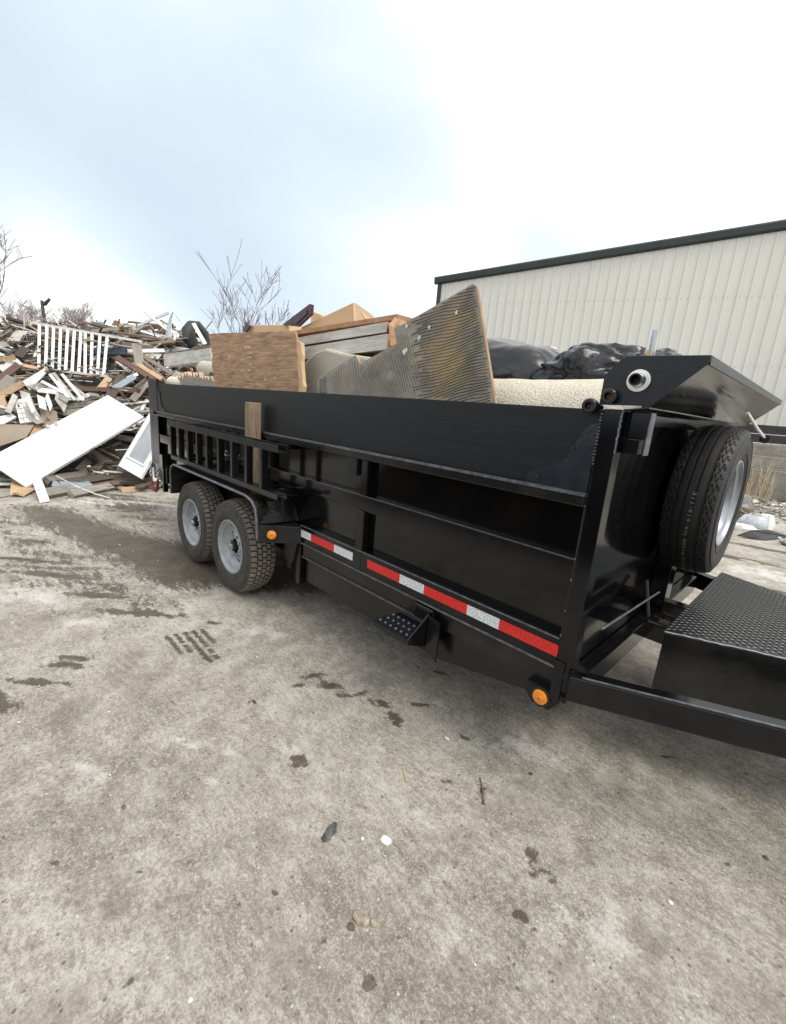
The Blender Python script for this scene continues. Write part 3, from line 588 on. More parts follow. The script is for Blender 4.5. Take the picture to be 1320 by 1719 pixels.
# hand-placed boards, named by what singles them out
S = 'the white railing'
BL_ = [
 ((-12, 583), (132, 562), 4.5, 'brown', 'long thin rusty brown strip crossing behind the left end of the railing', 'strip'),
 ((60, 590), (118, 566), 4, 'red', 'thin reddish stick slanting behind the railing balusters', 'strip'),
 ((168, 654), (184, 634), 10, 'tan', 'short pale yellow board stub below the right end of the railing', 'board'),
 ((128, 653), (236, 657), 8, 'red', 'long rotten reddish beam lying level above the white door', 'beam'),
 ((108, 683), (182, 674), 9, 'greywood', 'upper of two grey beams just above the middle of the white door', 'beam'),
 ((106, 693), (160, 688), 10, 'greywood', 'lower of two grey beams just above the middle of the white door', 'beam'),
 ((190, 654), (226, 633), 9, 'bluegrey', 'blue-grey painted board pointing up to the base of the upright grey plank', 'board'),
 ((222, 672), (250, 640), 10, 'greywood', 'grey weathered board rising towards the trailer rear post', 'board'),
 ((184, 668), (205, 632), 14, 'darkwood', 'thick dark log stub right of the railing', 'log'),
 ((196, 600), (262, 640), 9, 'red', 'brown board sloping down behind the upright grey plank, upper one', 'board'),
 ((196, 606), (232, 636), 6, 'whitedirty', 'narrow white strip sloping down beside the upright grey plank', 'strip'),
 ((232, 612), (272, 637), 7, 'tan', 'orange fresh board sloping down to the trailer rear corner', 'board'),
 ((236, 595), (290, 628), 7, 'greywood', 'grey board sloping down to the carpet roll end', 'board'),
 ((240, 605), (280, 640), 5, 'brown', 'thin brown board sloping down beside the orange one', 'board'),
 ((-6, 668), (38, 644), 11, 'tan', 'fresh orange board at the left edge halfway up the pile', 'board'),
 ((-8, 642), (32, 612), 10, 'red', 'reddish brown board at the left edge above the fresh orange one', 'board'),
 ((-8, 662), (22, 634), 17, 'greywood', 'wide grey-brown board at the left edge between two narrower boards', 'board'),
 ((-6, 676), (10, 672), 18, 'tan', 'orange board end at the left edge below the fresh board', 'board'),
 ((58, 735), (74, 706), 14, 'tan', 'splintered orange board end poking over the white door', 'board'),
 ((0, 620), (34, 607), 12, 'drypale', 'white broken panel at the left edge level with the railing foot', 'panel'),
 ((218, 762), (252, 722), 5, 'darkwood', 'dark board in the gap between the two white doors', 'board'),
 ((152, 590), (212, 590), 12, 'darkblue', 'dark blue sheet lying behind the right half of the railing', 'sheet'),
 ((205, 577), (258, 585), 8, 'brown', 'brown board lying across the top of the upright grey plank', 'board'),
 ((214, 590), (276, 589), 6, 'whitedirty', 'white trim board ending above the trailer tail', 'board'),
 ((112, 578), (140, 632), 20, 'red', 'wide reddish panel standing behind the railing balusters', 'panel'),
 ((84, 582), (98, 636), 16, 'red', 'narrow reddish panel behind the left balusters', 'panel'),
 ((160, 610), (196, 640), 22, 'brown', 'brown panel leaning just right of the railing foot', 'panel'),
 ((36, 590), (60, 660), 20, 'mattan', 'tan board standing left of the railing', 'board'),
 ((30, 600), (44, 585), 12, 'darkwood', 'black plank leaning left of the railing', 'board'),
]
for a_, c_, wpx, m_, lb, nm in BL_:
    zone = 45 < (a_[0]+c_[0])/2 < 215 and 540 < (a_[1]+c_[1])/2 < 628
    board(a_, c_, wpx, m_, lb, nm, nm, thick=random.choice((.02, .035, .05)), split=m_ in ('tan', 'greywood', 'darkwood', 'red'), lift=.22, dist=8.7 if zone else None)
board((229, 577), (240, 645), 14, 'greywood', 'wide weathered grey plank standing upright near the trailer tail', 'plank', 'plank', dist=8.6, thick=.04)
# under and beside the white door
def board3(p0, p1, w_, m_, label, name, cat, thick=.05, split=True, up=None):
    o = plank_mesh((p1-p0).length, w_, thick, rk, split).build(name, m_); orient(o, p0, p1, up or (toCam(p0)+Vector((0, 0, .8))).normalized()); return tag(o, label, cat)
for a_, za, c_, zc, wm_, m_, lb, nm in [
 ((133, 792), .18, (184, 738), 1.05, .13, 'greywood', 'grey timber propped diagonally in the hollow under the white door', 'timber'),
 ((160, 790), .2, (210, 742), .9, .10, 'brown', 'brown timber propped diagonally right of the grey one under the white door', 'timber'),
 ((78, 806), .16, (256, 780), .16, .12, 'greywood', 'long grey-brown beam on the ground under the white door', 'beam'),
 ((100, 814), .12, (250, 791), .12, .12, 'darkwood', 'long dark beam on the ground in front of the grey-brown one', 'beam'),
 ((70, 830), .07, (152, 815), .07, .14, 'greywood', 'thick grey beam end under the lower half of the white door', 'beam'),
 ((120, 830), .05, (186, 817), .05, .12, 'greywood', 'short grey beam at the very front of the pile', 'beam'),
 ((205, 823), .03, (268, 818), .03, .10, 'tan', 'orange flat board on the ground behind the trailer tail', 'board'),
 ((188, 812), .06, (262, 803), .06, .07, 'brown', 'thin brown board on the ground behind the trailer tail', 'board'),
 ((186, 800), .12, (250, 806), .06, .05, 'red', 'thin reddish batten on the ground under the glazed door', 'batten'),
 ((88, 812), .14, (152, 817), .10, .10, 'bluegrey', 'flat blue-grey sheet end on top of the front beams', 'sheet'),
 ((210, 795), .1, (222, 812), .03, .05, 'whitedirty', 'short white stick below the corner of the glazed door', 'stick'),
 ((72, 808), 9, (32, 830), .04, .13, 'tan', 'short fresh orange plank end under the lower corner of the white door', 'plank'),
 ((31, 800), 9, (28, 830), .03, .14, 'tan', 'stubby fresh plank standing left of the white door corner', 'plank'),
 ((60, 800), .26, (76, 843), .01, .105, 'white', 'white painted board poking out from under the white door onto the ground', 'board'),
 ((238, 806), .04, (248, 760), .5, .12, 'tan', 'fresh orange board edge behind the glazed door', 'board'),
 ((270, 815), .03, (268, 785), .3, .22, 'white', 'white panel end low behind the tail of the trailer', 'panel')]:
    board3(at(*a_, (d3-CAMP).dot(AF)+.45) if za == 9 else on(*a_, 2, za), on(*c_, 2, zc) if zc < .6 else at(*c_, (on(*a_, 2, za if za < 9 else .2)-CAMP).dot(AF)+.9), wm_, m_, lb, nm, nm, thick=.07 if nm in ('beam', 'timber') else .02)
mb = MB(); mb.tube([on(95, 799, 2, .3), on(125, 815, 2, .14), on(160, 829, 2, .03), on(184, 836, 2, .012)], .008, 6); tag(mb.build('trim_strip', 'white'), 'thin bent white strip trailing onto the ground before the pile', 'strip')
# flat panels given by their outline
def panel(pts, m_, label, name, cat, thick=.02, lift=.14, dist=None, parent=None):
    P_ = [at(*p, dist) if dist else hit(*p, lift) for p in pts]; c_ = sum(P_, Vector())/len(P_)
    n_ = Vector()
    for i in range(len(P_)): n_ += (P_[i]-c_).cross(P_[(i+1) % len(P_)]-c_)
    n_.normalize()
    if n_.dot(toCam(c_)) < 0: n_ = -n_
    P_ = [p-n_*(p-c_).dot(n_)*.9 for p in P_]
    m2 = MB(); m2.prism(P_, -n_*thick); o = m2.build(name, m_); tag(o, label, cat); return o
panel([(-10, 712), (58, 713), (44, 734), (-10, 752)], 'mattan', 'flat tan sheet lying behind the left end of the white door', 'sheet', 'sheet', lift=.3)
panel([(178, 765), (220, 748), (222, 790), (188, 790)], 'mattan', 'tan panel standing in the gap between the two white doors', 'panel', 'panel', dist=8.1)
panel([(33, 655), (44, 700), (62, 712), (75, 709), (62, 690), (50, 660)], 'drywall', 'curled grey drywall strip beside the tiled wall piece', 'drywall_piece', 'drywall', lift=.35)
panel([(66, 680), (95, 690), (100, 715), (72, 716)], 'mattan', 'tan board standing above the left half of the white door', 'board', 'board', lift=.3)
panel([(-8, 700), (20, 695), (28, 700), (5, 712), (-8, 712)], 'drypale', 'pale broken slab above the flat tan sheet', 'slab', 'slab', lift=.3)
for k, q in enumerate([((38, 640), (75, 618), (78, 625), (50, 655)), ((45, 648), (74, 640), (82, 648), (60, 655)), ((60, 650), (100, 655), (95, 661), (64, 658)),
                       ((8, 690), (22, 660), (30, 665), (18, 694)), ((80, 658), (88, 680), (84, 690), (76, 668)), ((95, 655), (112, 680), (108, 692), (92, 670)),
                       ((62, 662), (75, 668), (78, 688), (66, 684)), ((100, 660), (118, 668), (112, 676), (98, 668)), ((48, 662), (60, 690), (54, 694), (42, 668))]):
    panel(q, ('drypale', 'drywall')[k % 2], ['pale ragged drywall sheet under the left end of the railing', 'grey folded drywall sheet under the left end of the railing', 'white drywall strip above the tan board', 'grey drywall flap left of the tiled piece',
          'narrow white drywall edge under the railing middle', 'grey drywall slab edge above the grey beams', 'crumpled white drywall above the tan board', 'small grey drywall scrap beside the upper grey beam', 'thin white drywall sliver beside the tiled piece'][k], 'drywall_piece', 'drywall', lift=.36+.02*k)
for k, (a_, c_) in enumerate([((84, 628), (118, 672)), ((90, 626), (126, 672)), ((104, 628), (140, 672)), ((96, 640), (116, 668)), ((112, 640), (148, 668)), ((70, 640), (112, 662))]):
    board(a_, c_, 4.5, ('whitedirty', 'drywall', 'white')[k % 3], ['leftmost of the thin white laths fanned under the railing', 'grey lath second in the fan under the railing', 'bright white lath crossing the fan under the railing', 'short weathered lath inside the fan under the railing',
        'grey lath right of the fan under the railing', 'long white lath lying low under the railing'][k], 'lath', 'lath', thick=.015, lift=.42)
# tiled wall piece
tp = [hit(24, 672, .34), hit(44, 668, .34), hit(68, 706, .34), hit(34, 712, .34)]
t = thing('tiled_wall_piece', 'broken piece of wall with small white square tiles at the left of the pile', 'tiled wall', tp[3])
n_ = (tp[1]-tp[0]).cross(tp[3]-tp[0]).normalized()
if n_.dot(toCam(tp[0])) < 0: n_ = -n_
mb = MB(); mb.prism(tp, -n_*.03); mb.build('backing', 'drywall', t)
for i in range(4):
    for j in range(5):
        q = lambda a_, c_: tp[0].lerp(tp[1], a_).lerp(tp[3].lerp(tp[2], a_), c_)+n_*.002
        a0, a1, c0_, c1 = i/4+.012, (i+1)/4-.012, j/5+.012, (j+1)/5-.012
        mb = MB(); mb.prism([q(a0, c0_), q(a1, c0_), q(a1, c1), q(a0, c1)], n_*.008); mb.build('tile', 'drypale', t)
# skyline pieces
SK = [((37, 521), (38, 560), 7.5, 'greywood', 'upright dark plank stub on the left skyline of the pile', 'plank', 10.8),
 ((14, 529), (34, 566), 7, 'brown', 'brown plank leaning left of the upright stub on the skyline', 'plank', 10.6),
 ((-5, 545), (14, 578), 12, 'darkwood', 'dark wide plank leaning at the left edge of the skyline', 'plank', 10.2),
 ((134, 535), (153, 562), 8, 'red', 'reddish plank end sticking up above the railing', 'plank', 10.8),
 ((50, 546), (64, 575), 22, 'darkwood', 'dark torn panel just behind the left end of the railing', 'panel', 10.2),
 ((226, 549), (284, 524.5), 4, 'galv', 'grey pipe slanting up to the right on the skyline', 'pipe', 10.5),
 ((242, 522), (315, 582), 4, 'whitedirty', 'long pale gutter strip slanting down to the right on the skyline', 'strip', 10.3),
 ((150, 562), (285, 546), 7, 'red', 'long reddish board lying along the crest of the pile', 'board', 10.9),
 ((160, 568), (290, 556), 5, 'brown', 'brown board lying under the long reddish one on the crest', 'board', 10.7),
 ((130, 566), (230, 558), 5, 'red', 'thin red-brown batten on the crest behind the railing top rail', 'batten', 10.6),
 ((215, 540), (295, 549), 3, 'brown', 'thin stick lying across the crest beside the bent metal sheet', 'stick', 10.8),
 ((300, 556), (343, 550), 2.5, 'greywood', 'thin grey stick on the crest right of the black curved rubber', 'stick', 10.8),
 ((228, 553), (294, 572), 3.5, 'white', 'upper white metal bar of the bent frame on the crest', 'bar', 9.9),
 ((226, 561), (292, 583), 3, 'white', 'lower white metal bar of the bent frame on the crest', 'bar', 9.8),
 ((296, 556), (291, 582), 4, 'white', 'short upright white bar closing the bent frame', 'bar', 9.8),
 ((216, 566), (300, 592), 16, 'blackrub', 'sagging black sheet below the bent white frame', 'sheet', 9.9)]
for a_, c_, wpx, m_, lb, nm, dd in SK: board(a_, c_, wpx, m_, lb, nm, nm, dist=dd, thick=.03, split=nm in ('plank', 'board'), bow=-.02 if nm in ('sheet', 'bar') else 0)
mb = MB(); mb.tube([at(76.5, 548, 11), at(73, 525, 11), at(70.5, 505, 11)], .035, 8); mb.tube([at(72, 512, 11), at(76, 510, 11), at(84, 501.5, 11)], [.03, .045, .03], 8)
tag(mb.build('bent_post', 'darkwood', smooth=True), 'dark bent pole with a hooked arm standing above the railing on the skyline', 'pole')
# bent corrugated sheet
mb = MB(); m0 = [at(276, 577, 10.2), at(279, 552, 10.2), at(284, 535, 10.2), at(290, 523, 10.2), at(302, 539, 10.2)]
m1 = [at(288, 578, 10.0), at(288, 556, 10.0), at(288.5, 538, 10.0), at(291, 524, 10.1), at(303, 540, 10.1)]
vs = []
for k in range(9):
    for a_, c_ in zip(m0, m1): vs.append(a_.lerp(c_, k/8)+toCam(a_)*(.04*(k % 2)))
mb.add(vs, [(k*5+j, k*5+j+1, k*5+j+6, k*5+j+5) for k in range(8) for j in range(4)]); o = mb.build('corrugated_sheet', 'galv')
sm = o.modifiers.new('s', 'SOLIDIFY'); sm.thickness = .004; tag(o, 'bent silver corrugated sheet folded to a point on the skyline', 'metal sheet')
panel([(286, 580), (318, 585), (312, 598), (282, 596)], 'white', 'creased white metal panel beside the sagging black sheet', 'metal_sheet', 'metal sheet', dist=9.7)
mb = MB(); mb.tube([at(326, 580, 9.9), at(318, 568, 9.8), at(316, 556, 9.8), at(322, 547, 9.9), at(332, 546, 10), at(344, 560, 10.1), at(348, 580, 10.2)], [.12, .15, .14, .12, .10, .09, .08], 12)
tag(mb.build('rubber_hoop', 'blackrub', smooth=True), 'black curved rubber hoop on the crest beside the brown plywood', 'rubber')
board((325, 543), (345, 578), 6, 'whitedirty', 'pinkish white plank leaning on the black curved rubber hoop', 'plank', 'plank', dist=9.6, thick=.03)
for pts, m_, lb in [([(150, 546), (160, 540), (168, 549), (156, 553)], 'blue', 'bright blue tarp scrap left of its twin on the crest'), ([(164, 541), (172, 539), (178, 549), (169, 550)], 'blue', 'smaller pale blue tarp scrap on the crest')]:
    panel(pts, m_, lb, 'tarp_scrap', 'tarp', dist=10.7, thick=.01)
for k, (px_, py_) in enumerate([(195, 540), (210, 545), (221, 547)]):
    panel([(px_-8, py_+6), (px_-3, py_-3), (px_+6, py_-1), (px_+9, py_+7)], ('brown', 'mattan', 'drywall')[k], ['small brown crumpled scrap on the crest', 'tan crumpled scrap in the middle of the crest', 'grey crumpled scrap on the crest near the grey pipe'][k], 'scrap', 'scrap', dist=10.6)
# random individually built pieces filling the pile
kinds = [('brown', 'dark brown board lying loose among the debris', 'loose dark brown boards in the pile', 'board', (.7, 2.5), (.05, .14), (.02, .05)),
 ('greywood', 'weathered grey board lying loose among the debris', 'loose grey boards in the pile', 'board', (.6, 2.3), (.05, .15), (.02, .05)),
 ('red', 'reddish brown board lying loose among the debris', 'loose reddish boards in the pile', 'board', (.6, 2.2), (.06, .16), (.02, .05)),
 ('tan', 'fresh tan board lying loose among the debris', 'loose tan boards in the pile', 'board', (.4, 1.4), (.05, .12), (.02, .05)),
 ('whitedirty', 'weathered white strip lying loose among the debris', 'loose white strips in the pile', 'strip', (.5, 1.8), (.03, .09), (.012, .03)),
 ('drywall', 'grey broken sheet lying loose among the debris', 'loose grey sheets in the pile', 'sheet', (.25, .6), (.15, .32), (.012, .02)),
 ('darkwood', 'blackened board lying loose among the debris', 'loose blackened boards in the pile', 'board', (.6, 2.0), (.07, .22), (.02, .06))]
wts = [5, 7, 3, 3, 6, 4, 3]
def where(px_, py_):
    v_ = 'near the crest' if py_ < 590 else 'halfway up the pile' if py_ < 680 else 'low on the pile'
    h_ = 'at the left edge' if px_ < 45 else 'below the railing' if px_ < 185 and py_ > 625 else 'beside the railing' if px_ < 185 else 'towards the trailer tail' if px_ < 260 else 'behind the loaded trailer'
    return v_+' '+h_
def sized(L_, w_): return ('long ' if L_ > 1.35 else 'short ' if L_ < .8 else '')+('wide ' if w_ > .12 else 'narrow ' if w_ < .075 else '')
rr = random.Random(12); cnt = {}; n_done = 0; tries = 0
def in_keepout(px_, py_): return False
while n_done < 300 and tries < 6000:
    tries += 1; x = rr.uniform(-13.5, -6.6); y = rr.uniform(-2.6, 5.0); h = pile_h(x, y)
    if h < .12: continue
    kd = rr.choices(kinds, wts)[0]; L_ = rr.uniform(*kd[4]); w_ = rr.uniform(*kd[5]); t_ = rr.uniform(*kd[6])
    n_ = pn(x, y); p = Vector((x, y, h))+n_*rr.uniform(-.05, .14)
    if x > -8.0 and -1.6 < y < .75:                       # hollow under the leaning door
        p -= n_*.25
    rel = p-CAMP; dz = rel.dot(AF); px_ = 660+FPX*rel.dot(AR)/dz
    py_ = 859.5-FPX*rel.dot(AU)/dz
    if px_ < -60 or px_ > 380: continue
    if 30 < px_ < 255 and 530 < py_ < 650 and dz < 8.75: continue
    if py_ < 556: continue
    if px_ < 130 and 600 < py_ < 730 and dz < 7.9 and rr.random() < .6: continue
    if px_ > 190 and py_ > 690: p -= n_*.15
    d = Vector((rr.gauss(0, 1), rr.gauss(0, 1), rr.gauss(0, .25))); d = (d-n_*d.dot(n_)).normalized(); d = (d+n_*rr.gauss(0, .16)).normalized()
    if abs(d.z) > .8: d.z *= .5; d.normalize()
    if p.x > -8.0: L_ = min(L_, .9)
    w_ *= .8; o = plank_mesh(L_, w_, t_, rr, rr.random() < .6, rr.uniform(-.015, .015)).build(kd[3], kd[0]); orient(o, p-d*L_/2, p+d*L_/2, n_, rr.gauss(0, .35)); base_ = kd[1].split(' lying')[0]; lb_ = sized(L_, w_)+base_+' '+where(px_, py_); tag(o, lb_, kd[3], lb_+', several'); n_done += 1
for k in range(26):                                       # sticks poking out of the crest
    px_ = 8+k*13+rr.uniform(-5, 5); h_ = rr.uniform(5, 19); m_ = rr.choice(('brown', 'greywood', 'whitedirty', 'darkwood', 'red'))
    lb_ = {'brown': 'thin brown', 'greywood': 'thin grey', 'whitedirty': 'thin whitish', 'darkwood': 'thin blackish', 'red': 'thin reddish'}[m_]+' stick poking up out of the crest '+('left of the bent pole' if px_ < 70 else 'behind the railing' if px_ < 190 else 'behind the trailer tail')
    board((px_, 562), (px_+rr.uniform(-22, 22), 554-h_), rr.uniform(1.6, 4), m_, lb_, 'stick', 'stick', dist=rr.uniform(10.3, 11.2), thick=.02, split=True, group=lb_+', several')
# smaller broken pieces low on the pile and in the hollow behind the leaning door
lowk = [('darkwood', 'short dark broken piece at the foot of the pile', 'short dark pieces at the foot of the pile', 'wood_piece'), ('greywood', 'short grey broken piece at the foot of the pile', 'short grey pieces at the foot of the pile', 'wood_piece'),
        ('brown', 'short brown broken piece at the foot of the pile', 'short brown pieces at the foot of the pile', 'wood_piece'), ('drypale', 'small pale broken slab at the foot of the pile', 'small pale slabs at the foot of the pile', 'slab_piece'), ('tan', 'short tan broken piece at the foot of the pile', 'short tan pieces at the foot of the pile', 'wood_piece')]
for k in range(130):
    y = rr.uniform(-1.6, 2.2); toe = max(-6.95+.36*min(y, 1.5), -9.2); x = toe-rr.uniform(-.35, 1.5); h = pile_h(x, y); kd = rr.choices(lowk, (6, 6, 4, 2, 1))[0]
    n_ = pn(x, y) if h > .02 else Vector((0, 0, 1)); L_ = rr.uniform(.25, .9); w_ = rr.uniform(.05, .16); t_ = rr.uniform(.015, .05)
    d = Vector((rr.gauss(0, .7), rr.gauss(0, 1), rr.gauss(0, .2))); d = (d-n_*d.dot(n_)).normalized(); d = (d+n_*rr.gauss(0, .15 if h > .05 else .02)).normalized()
    inner = -1.5 < y < .75 and h > .1
    p = Vector((x, y, h))+n_*(rr.uniform(-.12, -.02) if inner else rr.uniform(0, .06)+t_/2)
    if h < .1: p.z = rr.uniform(.03, .09)
    o = plank_mesh(L_, w_, t_, rr, True, 0).build(kd[3], kd[0]); orient(o, p-d*L_/2, p+d*L_/2, n_, rr.gauss(0, .25 if h > .05 else .05)); rel = p-CAMP; dz = rel.dot(AF); lb_ = sized(L_*1.5, w_)+kd[1].split(' at the')[0]+' at the foot of the pile '+('left of the door corner' if 660+FPX*rel.dot(AR)/dz < 45 else 'in the hollow under the white door' if 660+FPX*rel.dot(AR)/dz < 185 else 'near the glazed door'); lb_ = ' '.join(lb_.split()[:16]); tag(o, lb_, kd[3].replace('_', ' '), lb_+', several')
# small splinters as one mass
b_ = MB()
for k in range(3200):
    x = rr.uniform(-12.5, -6.2); y = rr.uniform(-2.6, 4.5); h = pile_h(x, y)
    if h <= 0 and rr.random() < .75: continue
    n_ = pn(x, y) if h > 0 else Vector((0, 0, 1)); p = Vector((x, y, h))+n_*(rr.uniform(-.03, .10) if h > .1 else .012)
    if h < .02 and x > -6.4: continue
    d = Vector((rr.gauss(0, 1), rr.gauss(0, 1), rr.gauss(0, .4 if h > .1 else .02))).normalized(); l_ = rr.uniform(.08, .6)*(1 if h > .1 else .5)
    b_.beam(p-d*l_/2, p+d*l_/2, rr.uniform(.010, .05), rr.uniform(.008, .025), up=n_, mi=rr.choice((0, 1, 2, 2, 3, 4, 4, 1)))
kind(tag(b_.build('splinters', ['brown', 'greywood', 'drypale', 'tan', 'darkwood']), 'mass of small splinters and scraps strewn over the debris pile', 'debris'), 'stuff')

# ------------------------------------------------------------------ bare trees
def tree(name, base, h, spread, seed, m_, label, levels=4, r0=.06, stems=3, lean=None, upb=.55):
    rr = random.Random(seed); t = thing(name, label, 'tree', base); trunk = MB(); crown = MB()
    def grow(p, d, L_, r, lv):
        pts = [p]; q = p.copy(); n_ = 5; dd = d.copy()
        for i in range(n_):
            dd = (dd+Vector((rr.gauss(0, .09), rr.gauss(0, .09), rr.gauss(0, .05)+.03))).normalized(); q = q+dd*(L_/n_); pts.append(q.copy())
        tgt = trunk if lv == 0 else crown
        tgt.tube(pts, [max(r*(1-.75*i/n_), .0075*h/4) for i in range(n_+1)], 6 if lv < 2 else 4)
        if lv >= levels: return
        for k in range(rr.randint(4, 6) if lv < 2 else rr.randint(3, 4)):
            f = rr.uniform(.25, .97); i = min(int(f*n_), n_-1); s_ = pts[i].lerp(pts[i+1], f*n_-i); a_ = rr.uniform(0, 6.28)
            side = Vector((math.cos(a_), math.sin(a_), 0)); nd_ = (dd*upb+side*rr.uniform(.3, .7)*spread+Vector((0, 0, .35))).normalized()
            grow(s_, nd_, L_*rr.uniform(.4, .62), max(r*(1-.75*f)*.6, .004), lv+1)
    for s_ in range(stems):
        a_ = rr.uniform(0, 6.28); d = Vector((math.cos(a_)*.25*spread, math.sin(a_)*.25*spread, 1)).normalized()
        if lean: d = (d+Vector(lean)*rr.uniform(.5, 1)).normalized()
        grow(Vector(base), d, h*rr.uniform(.75, 1), r0, 0)
    trunk.build('trunk', m_, t); crown.build('crown', m_, t); return t
b1 = at(412, 640, 21); b1.z = 0
tree('bare_tree', b1, 5.0, .95, 14, 'bark', 'leafless many-stemmed tree behind the brown plywood', levels=3, r0=.085, stems=3)
b2 = at(-92, 640, 17); b2.z = 0
tree('bare_tree', b2, 5.6, 1.2, 8, 'twig', 'leafless tree cut by the left edge of the photo', levels=4, r0=.12, stems=2)
for k, (px_, D, lb) in enumerate([(88, 60, 'hazy bare shrub far behind the left half of the railing'), (118, 62, 'hazy bare shrub far behind the right half of the railing'), (45, 58, 'hazy bare shrub far behind the upright plank stub')]):
    p = at(px_, 640, D); p.z = 0; tree('bare_shrub', p, 9.2, 1.3, 20+k, 'twig', lb, levels=4, r0=.14, stems=5)

# unseen dark bank added behind the camera so the trailer side mirrors something dark
M['added_bank'] = mat('added_bank_dark', (.012, .010, .009), .95, col2=(.035, .028, .022), nscale=6, bump=.8, bscale=14, spec=.2)
b_ = MB(); xs_, ys_ = np.linspace(-5.2, 5.5, 60), np.linspace(-8.5, -3.1, 34); vs = []
for x in xs_:
    for y in ys_:
        e1 = ss(0, 1.1, x+5.2)*ss(0, 1.1, 5.5-x)*ss(0, 1.0, -3.1-y)*ss(0, 1.5, y+8.5)
        vs.append((x, y, -.03+e1*(1.6+.35*noise.noise(Vector((x*.8, y*.8, 2)))+.12*noise.noise(Vector((x*3, y*3, 2))))))
b_.add(vs, [(i*34+j, (i+1)*34+j, (i+1)*34+j+1, i*34+j+1) for i in range(59) for j in range(33)])
o = b_.build('added_dark_bank', M['added_bank'], smooth=True); kind(o, 'structure')
# ------------------------------------------------------------------ dump trailer
W = 2.08      # far side y
TR = thing('dump_trailer', 'black tandem-axle dump trailer loaded with scrap and carpet', 'trailer', (-1.9, 1.04, 0))
XR, XF = -4.49, .66
def P(name, f, m_='black', bevel=.004, parent=None, smooth=False, label=None):
    b_ = MB(); f(b_); return b_.build(name, m_, parent or TR, smooth, bevel, label)
# bed sheets, mid rail, ribs, top rail, bottom rail on both sides
for sgn, y0 in ((1, 0), (-1, W)):
    Yc = lambda d: y0+sgn*d
    def bx(b_, x0, x1, d0, d1_, z0, z1): b_.box(x0, x1, min(Yc(d0), Yc(d1_)), max(Yc(d0), Yc(d1_)), z0, z1)
    P('side_sheet', lambda b_: bx(b_, XR, XF, .05, .056, .60, 1.30), 'blacksheet', 0)
    P('mid_rail', lambda b_: bx(b_, XR, XF-.002, .008, .05, .985, 1.075))
    P('top_rail', lambda b_: bx(b_, XR, XF-.002, -.012, .055, 1.288, 1.335), 'blackframe', .006)
    P('rail_lip_highlight', lambda b_: bx(b_, XR, XF-.004, -.014, .004, 1.3355, 1.340), 'edge', 0)  # these pale strips paint highlights along the rail edges
    P('bottom_rail', lambda b_: bx(b_, -1.27 if sgn > 0 else XR, XF-.002, .002, .05, .615, .735))
    P('rail_lip_highlight', lambda b_: bx(b_, -1.26 if sgn > 0 else XR, XF-.004, -.006, .003, .7355, .740), 'edge', 0)
    P('rail_lip_highlight', lambda b_: bx(b_, -1.26 if sgn > 0 else XR, XF-.004, -.006, .003, .606, .612), 'edge', 0)
    P('rail_lip_highlight', lambda b_: bx(b_, XR, XF-.004, .005, .012, 1.0755, 1.0775), 'edge', 0)
    P('rail_lip_highlight', lambda b_: bx(b_, XR, XF-.004, -.0145, -.0125, 1.3285, 1.3350), 'edge', 0)
    for xr in (-.66, -2.0, -3.3):
        if sgn > 0:
            P('rib', lambda b_: bx(b_, xr, xr+.065, .0, .0495, .60, .984)); P('rib', lambda b_: bx(b_, xr+.012, xr+.065, .004, .0495, 1.076, 1.287))
        else: P('rib', lambda b_: bx(b_, xr, xr+.065, .0, .0495, .60, 1.287))
    P('sideboard', lambda b_: bx(b_, -4.30 if sgn > 0 else XR, XF-.004, .012, .05, 1.340, 1.648), 'board', .003)
    P('stake_pocket', lambda b_: (bx(b_, -.765, -.685, -.002, .06, 1.185, 1.287),), 'satin', .004)
# gussets that hold the board ends
g_ = [(.66, 1.60), (.625, 1.593), (.598, 1.565), (.580, 1.52), (.565, 1.475), (.535, 1.44), (.49, 1.42), (.44, 1.408), (.405, 1.385), (.395, 1.341), (.66, 1.341)]
P('gusset', lambda b_: b_.prism([(x, .004, z) for x, z in g_], (0, .006, 0)), 'gusset', 0)
P('gusset', lambda b_: b_.prism([(-4.30, .004, 1.341), (-4.02, .004, 1.341), (-4.08, .004, 1.37), (-4.16, .004, 1.40), (-4.20, .004, 1.47), (-4.22, .004, 1.56), (-4.30, .004, 1.60)], (0, .006, 0)), 'satin', 0)
for x, z in ((.575, 1.50), (.45, 1.37)): P('bolt', lambda b_: b_.tube([(x, .0045, z), (x, -.002, z)], .008, 8), 'groove', 0)
# corner posts
for y0, y1 in ((0, .07), (W-.07, W)):
    P('corner_post', lambda b_: b_.box(.662, .725, y0, y1, .47, 1.652))
    P('rear_post', lambda b_: b_.box(-4.60, XR-.002, y0, y1, .70, 1.70), 'satin')
P('post_seam', lambda b_: b_.box(.6555, .6615, .004, .01, .65, 1.60), 'groove', 0)
P('weld_bead', lambda b_: [b_.box(.656+random.uniform(-.002, .002), .662+random.uniform(0, .002), -.003, .003, z, z+random.uniform(.003, .008)) for z in list(np.arange(1.45, 1.64, .012))+[.75, .86, .99, 1.08, 1.29, 1.33]], 'edge', 0)
P('rear_post_plate', lambda b_: b_.box(-4.49, -4.30, .0, .012, .70, 1.69), 'satin', .003)
P('rear_post_plate', lambda b_: b_.box(-4.52, -4.06, -.004, .04, .53, .735), 'black', .004)
P('hinge_pin', lambda b_: b_.tube([(-4.36, -.03, 1.32), (-4.36, .01, 1.32)], .022, 12), 'satin', 0, smooth=True)
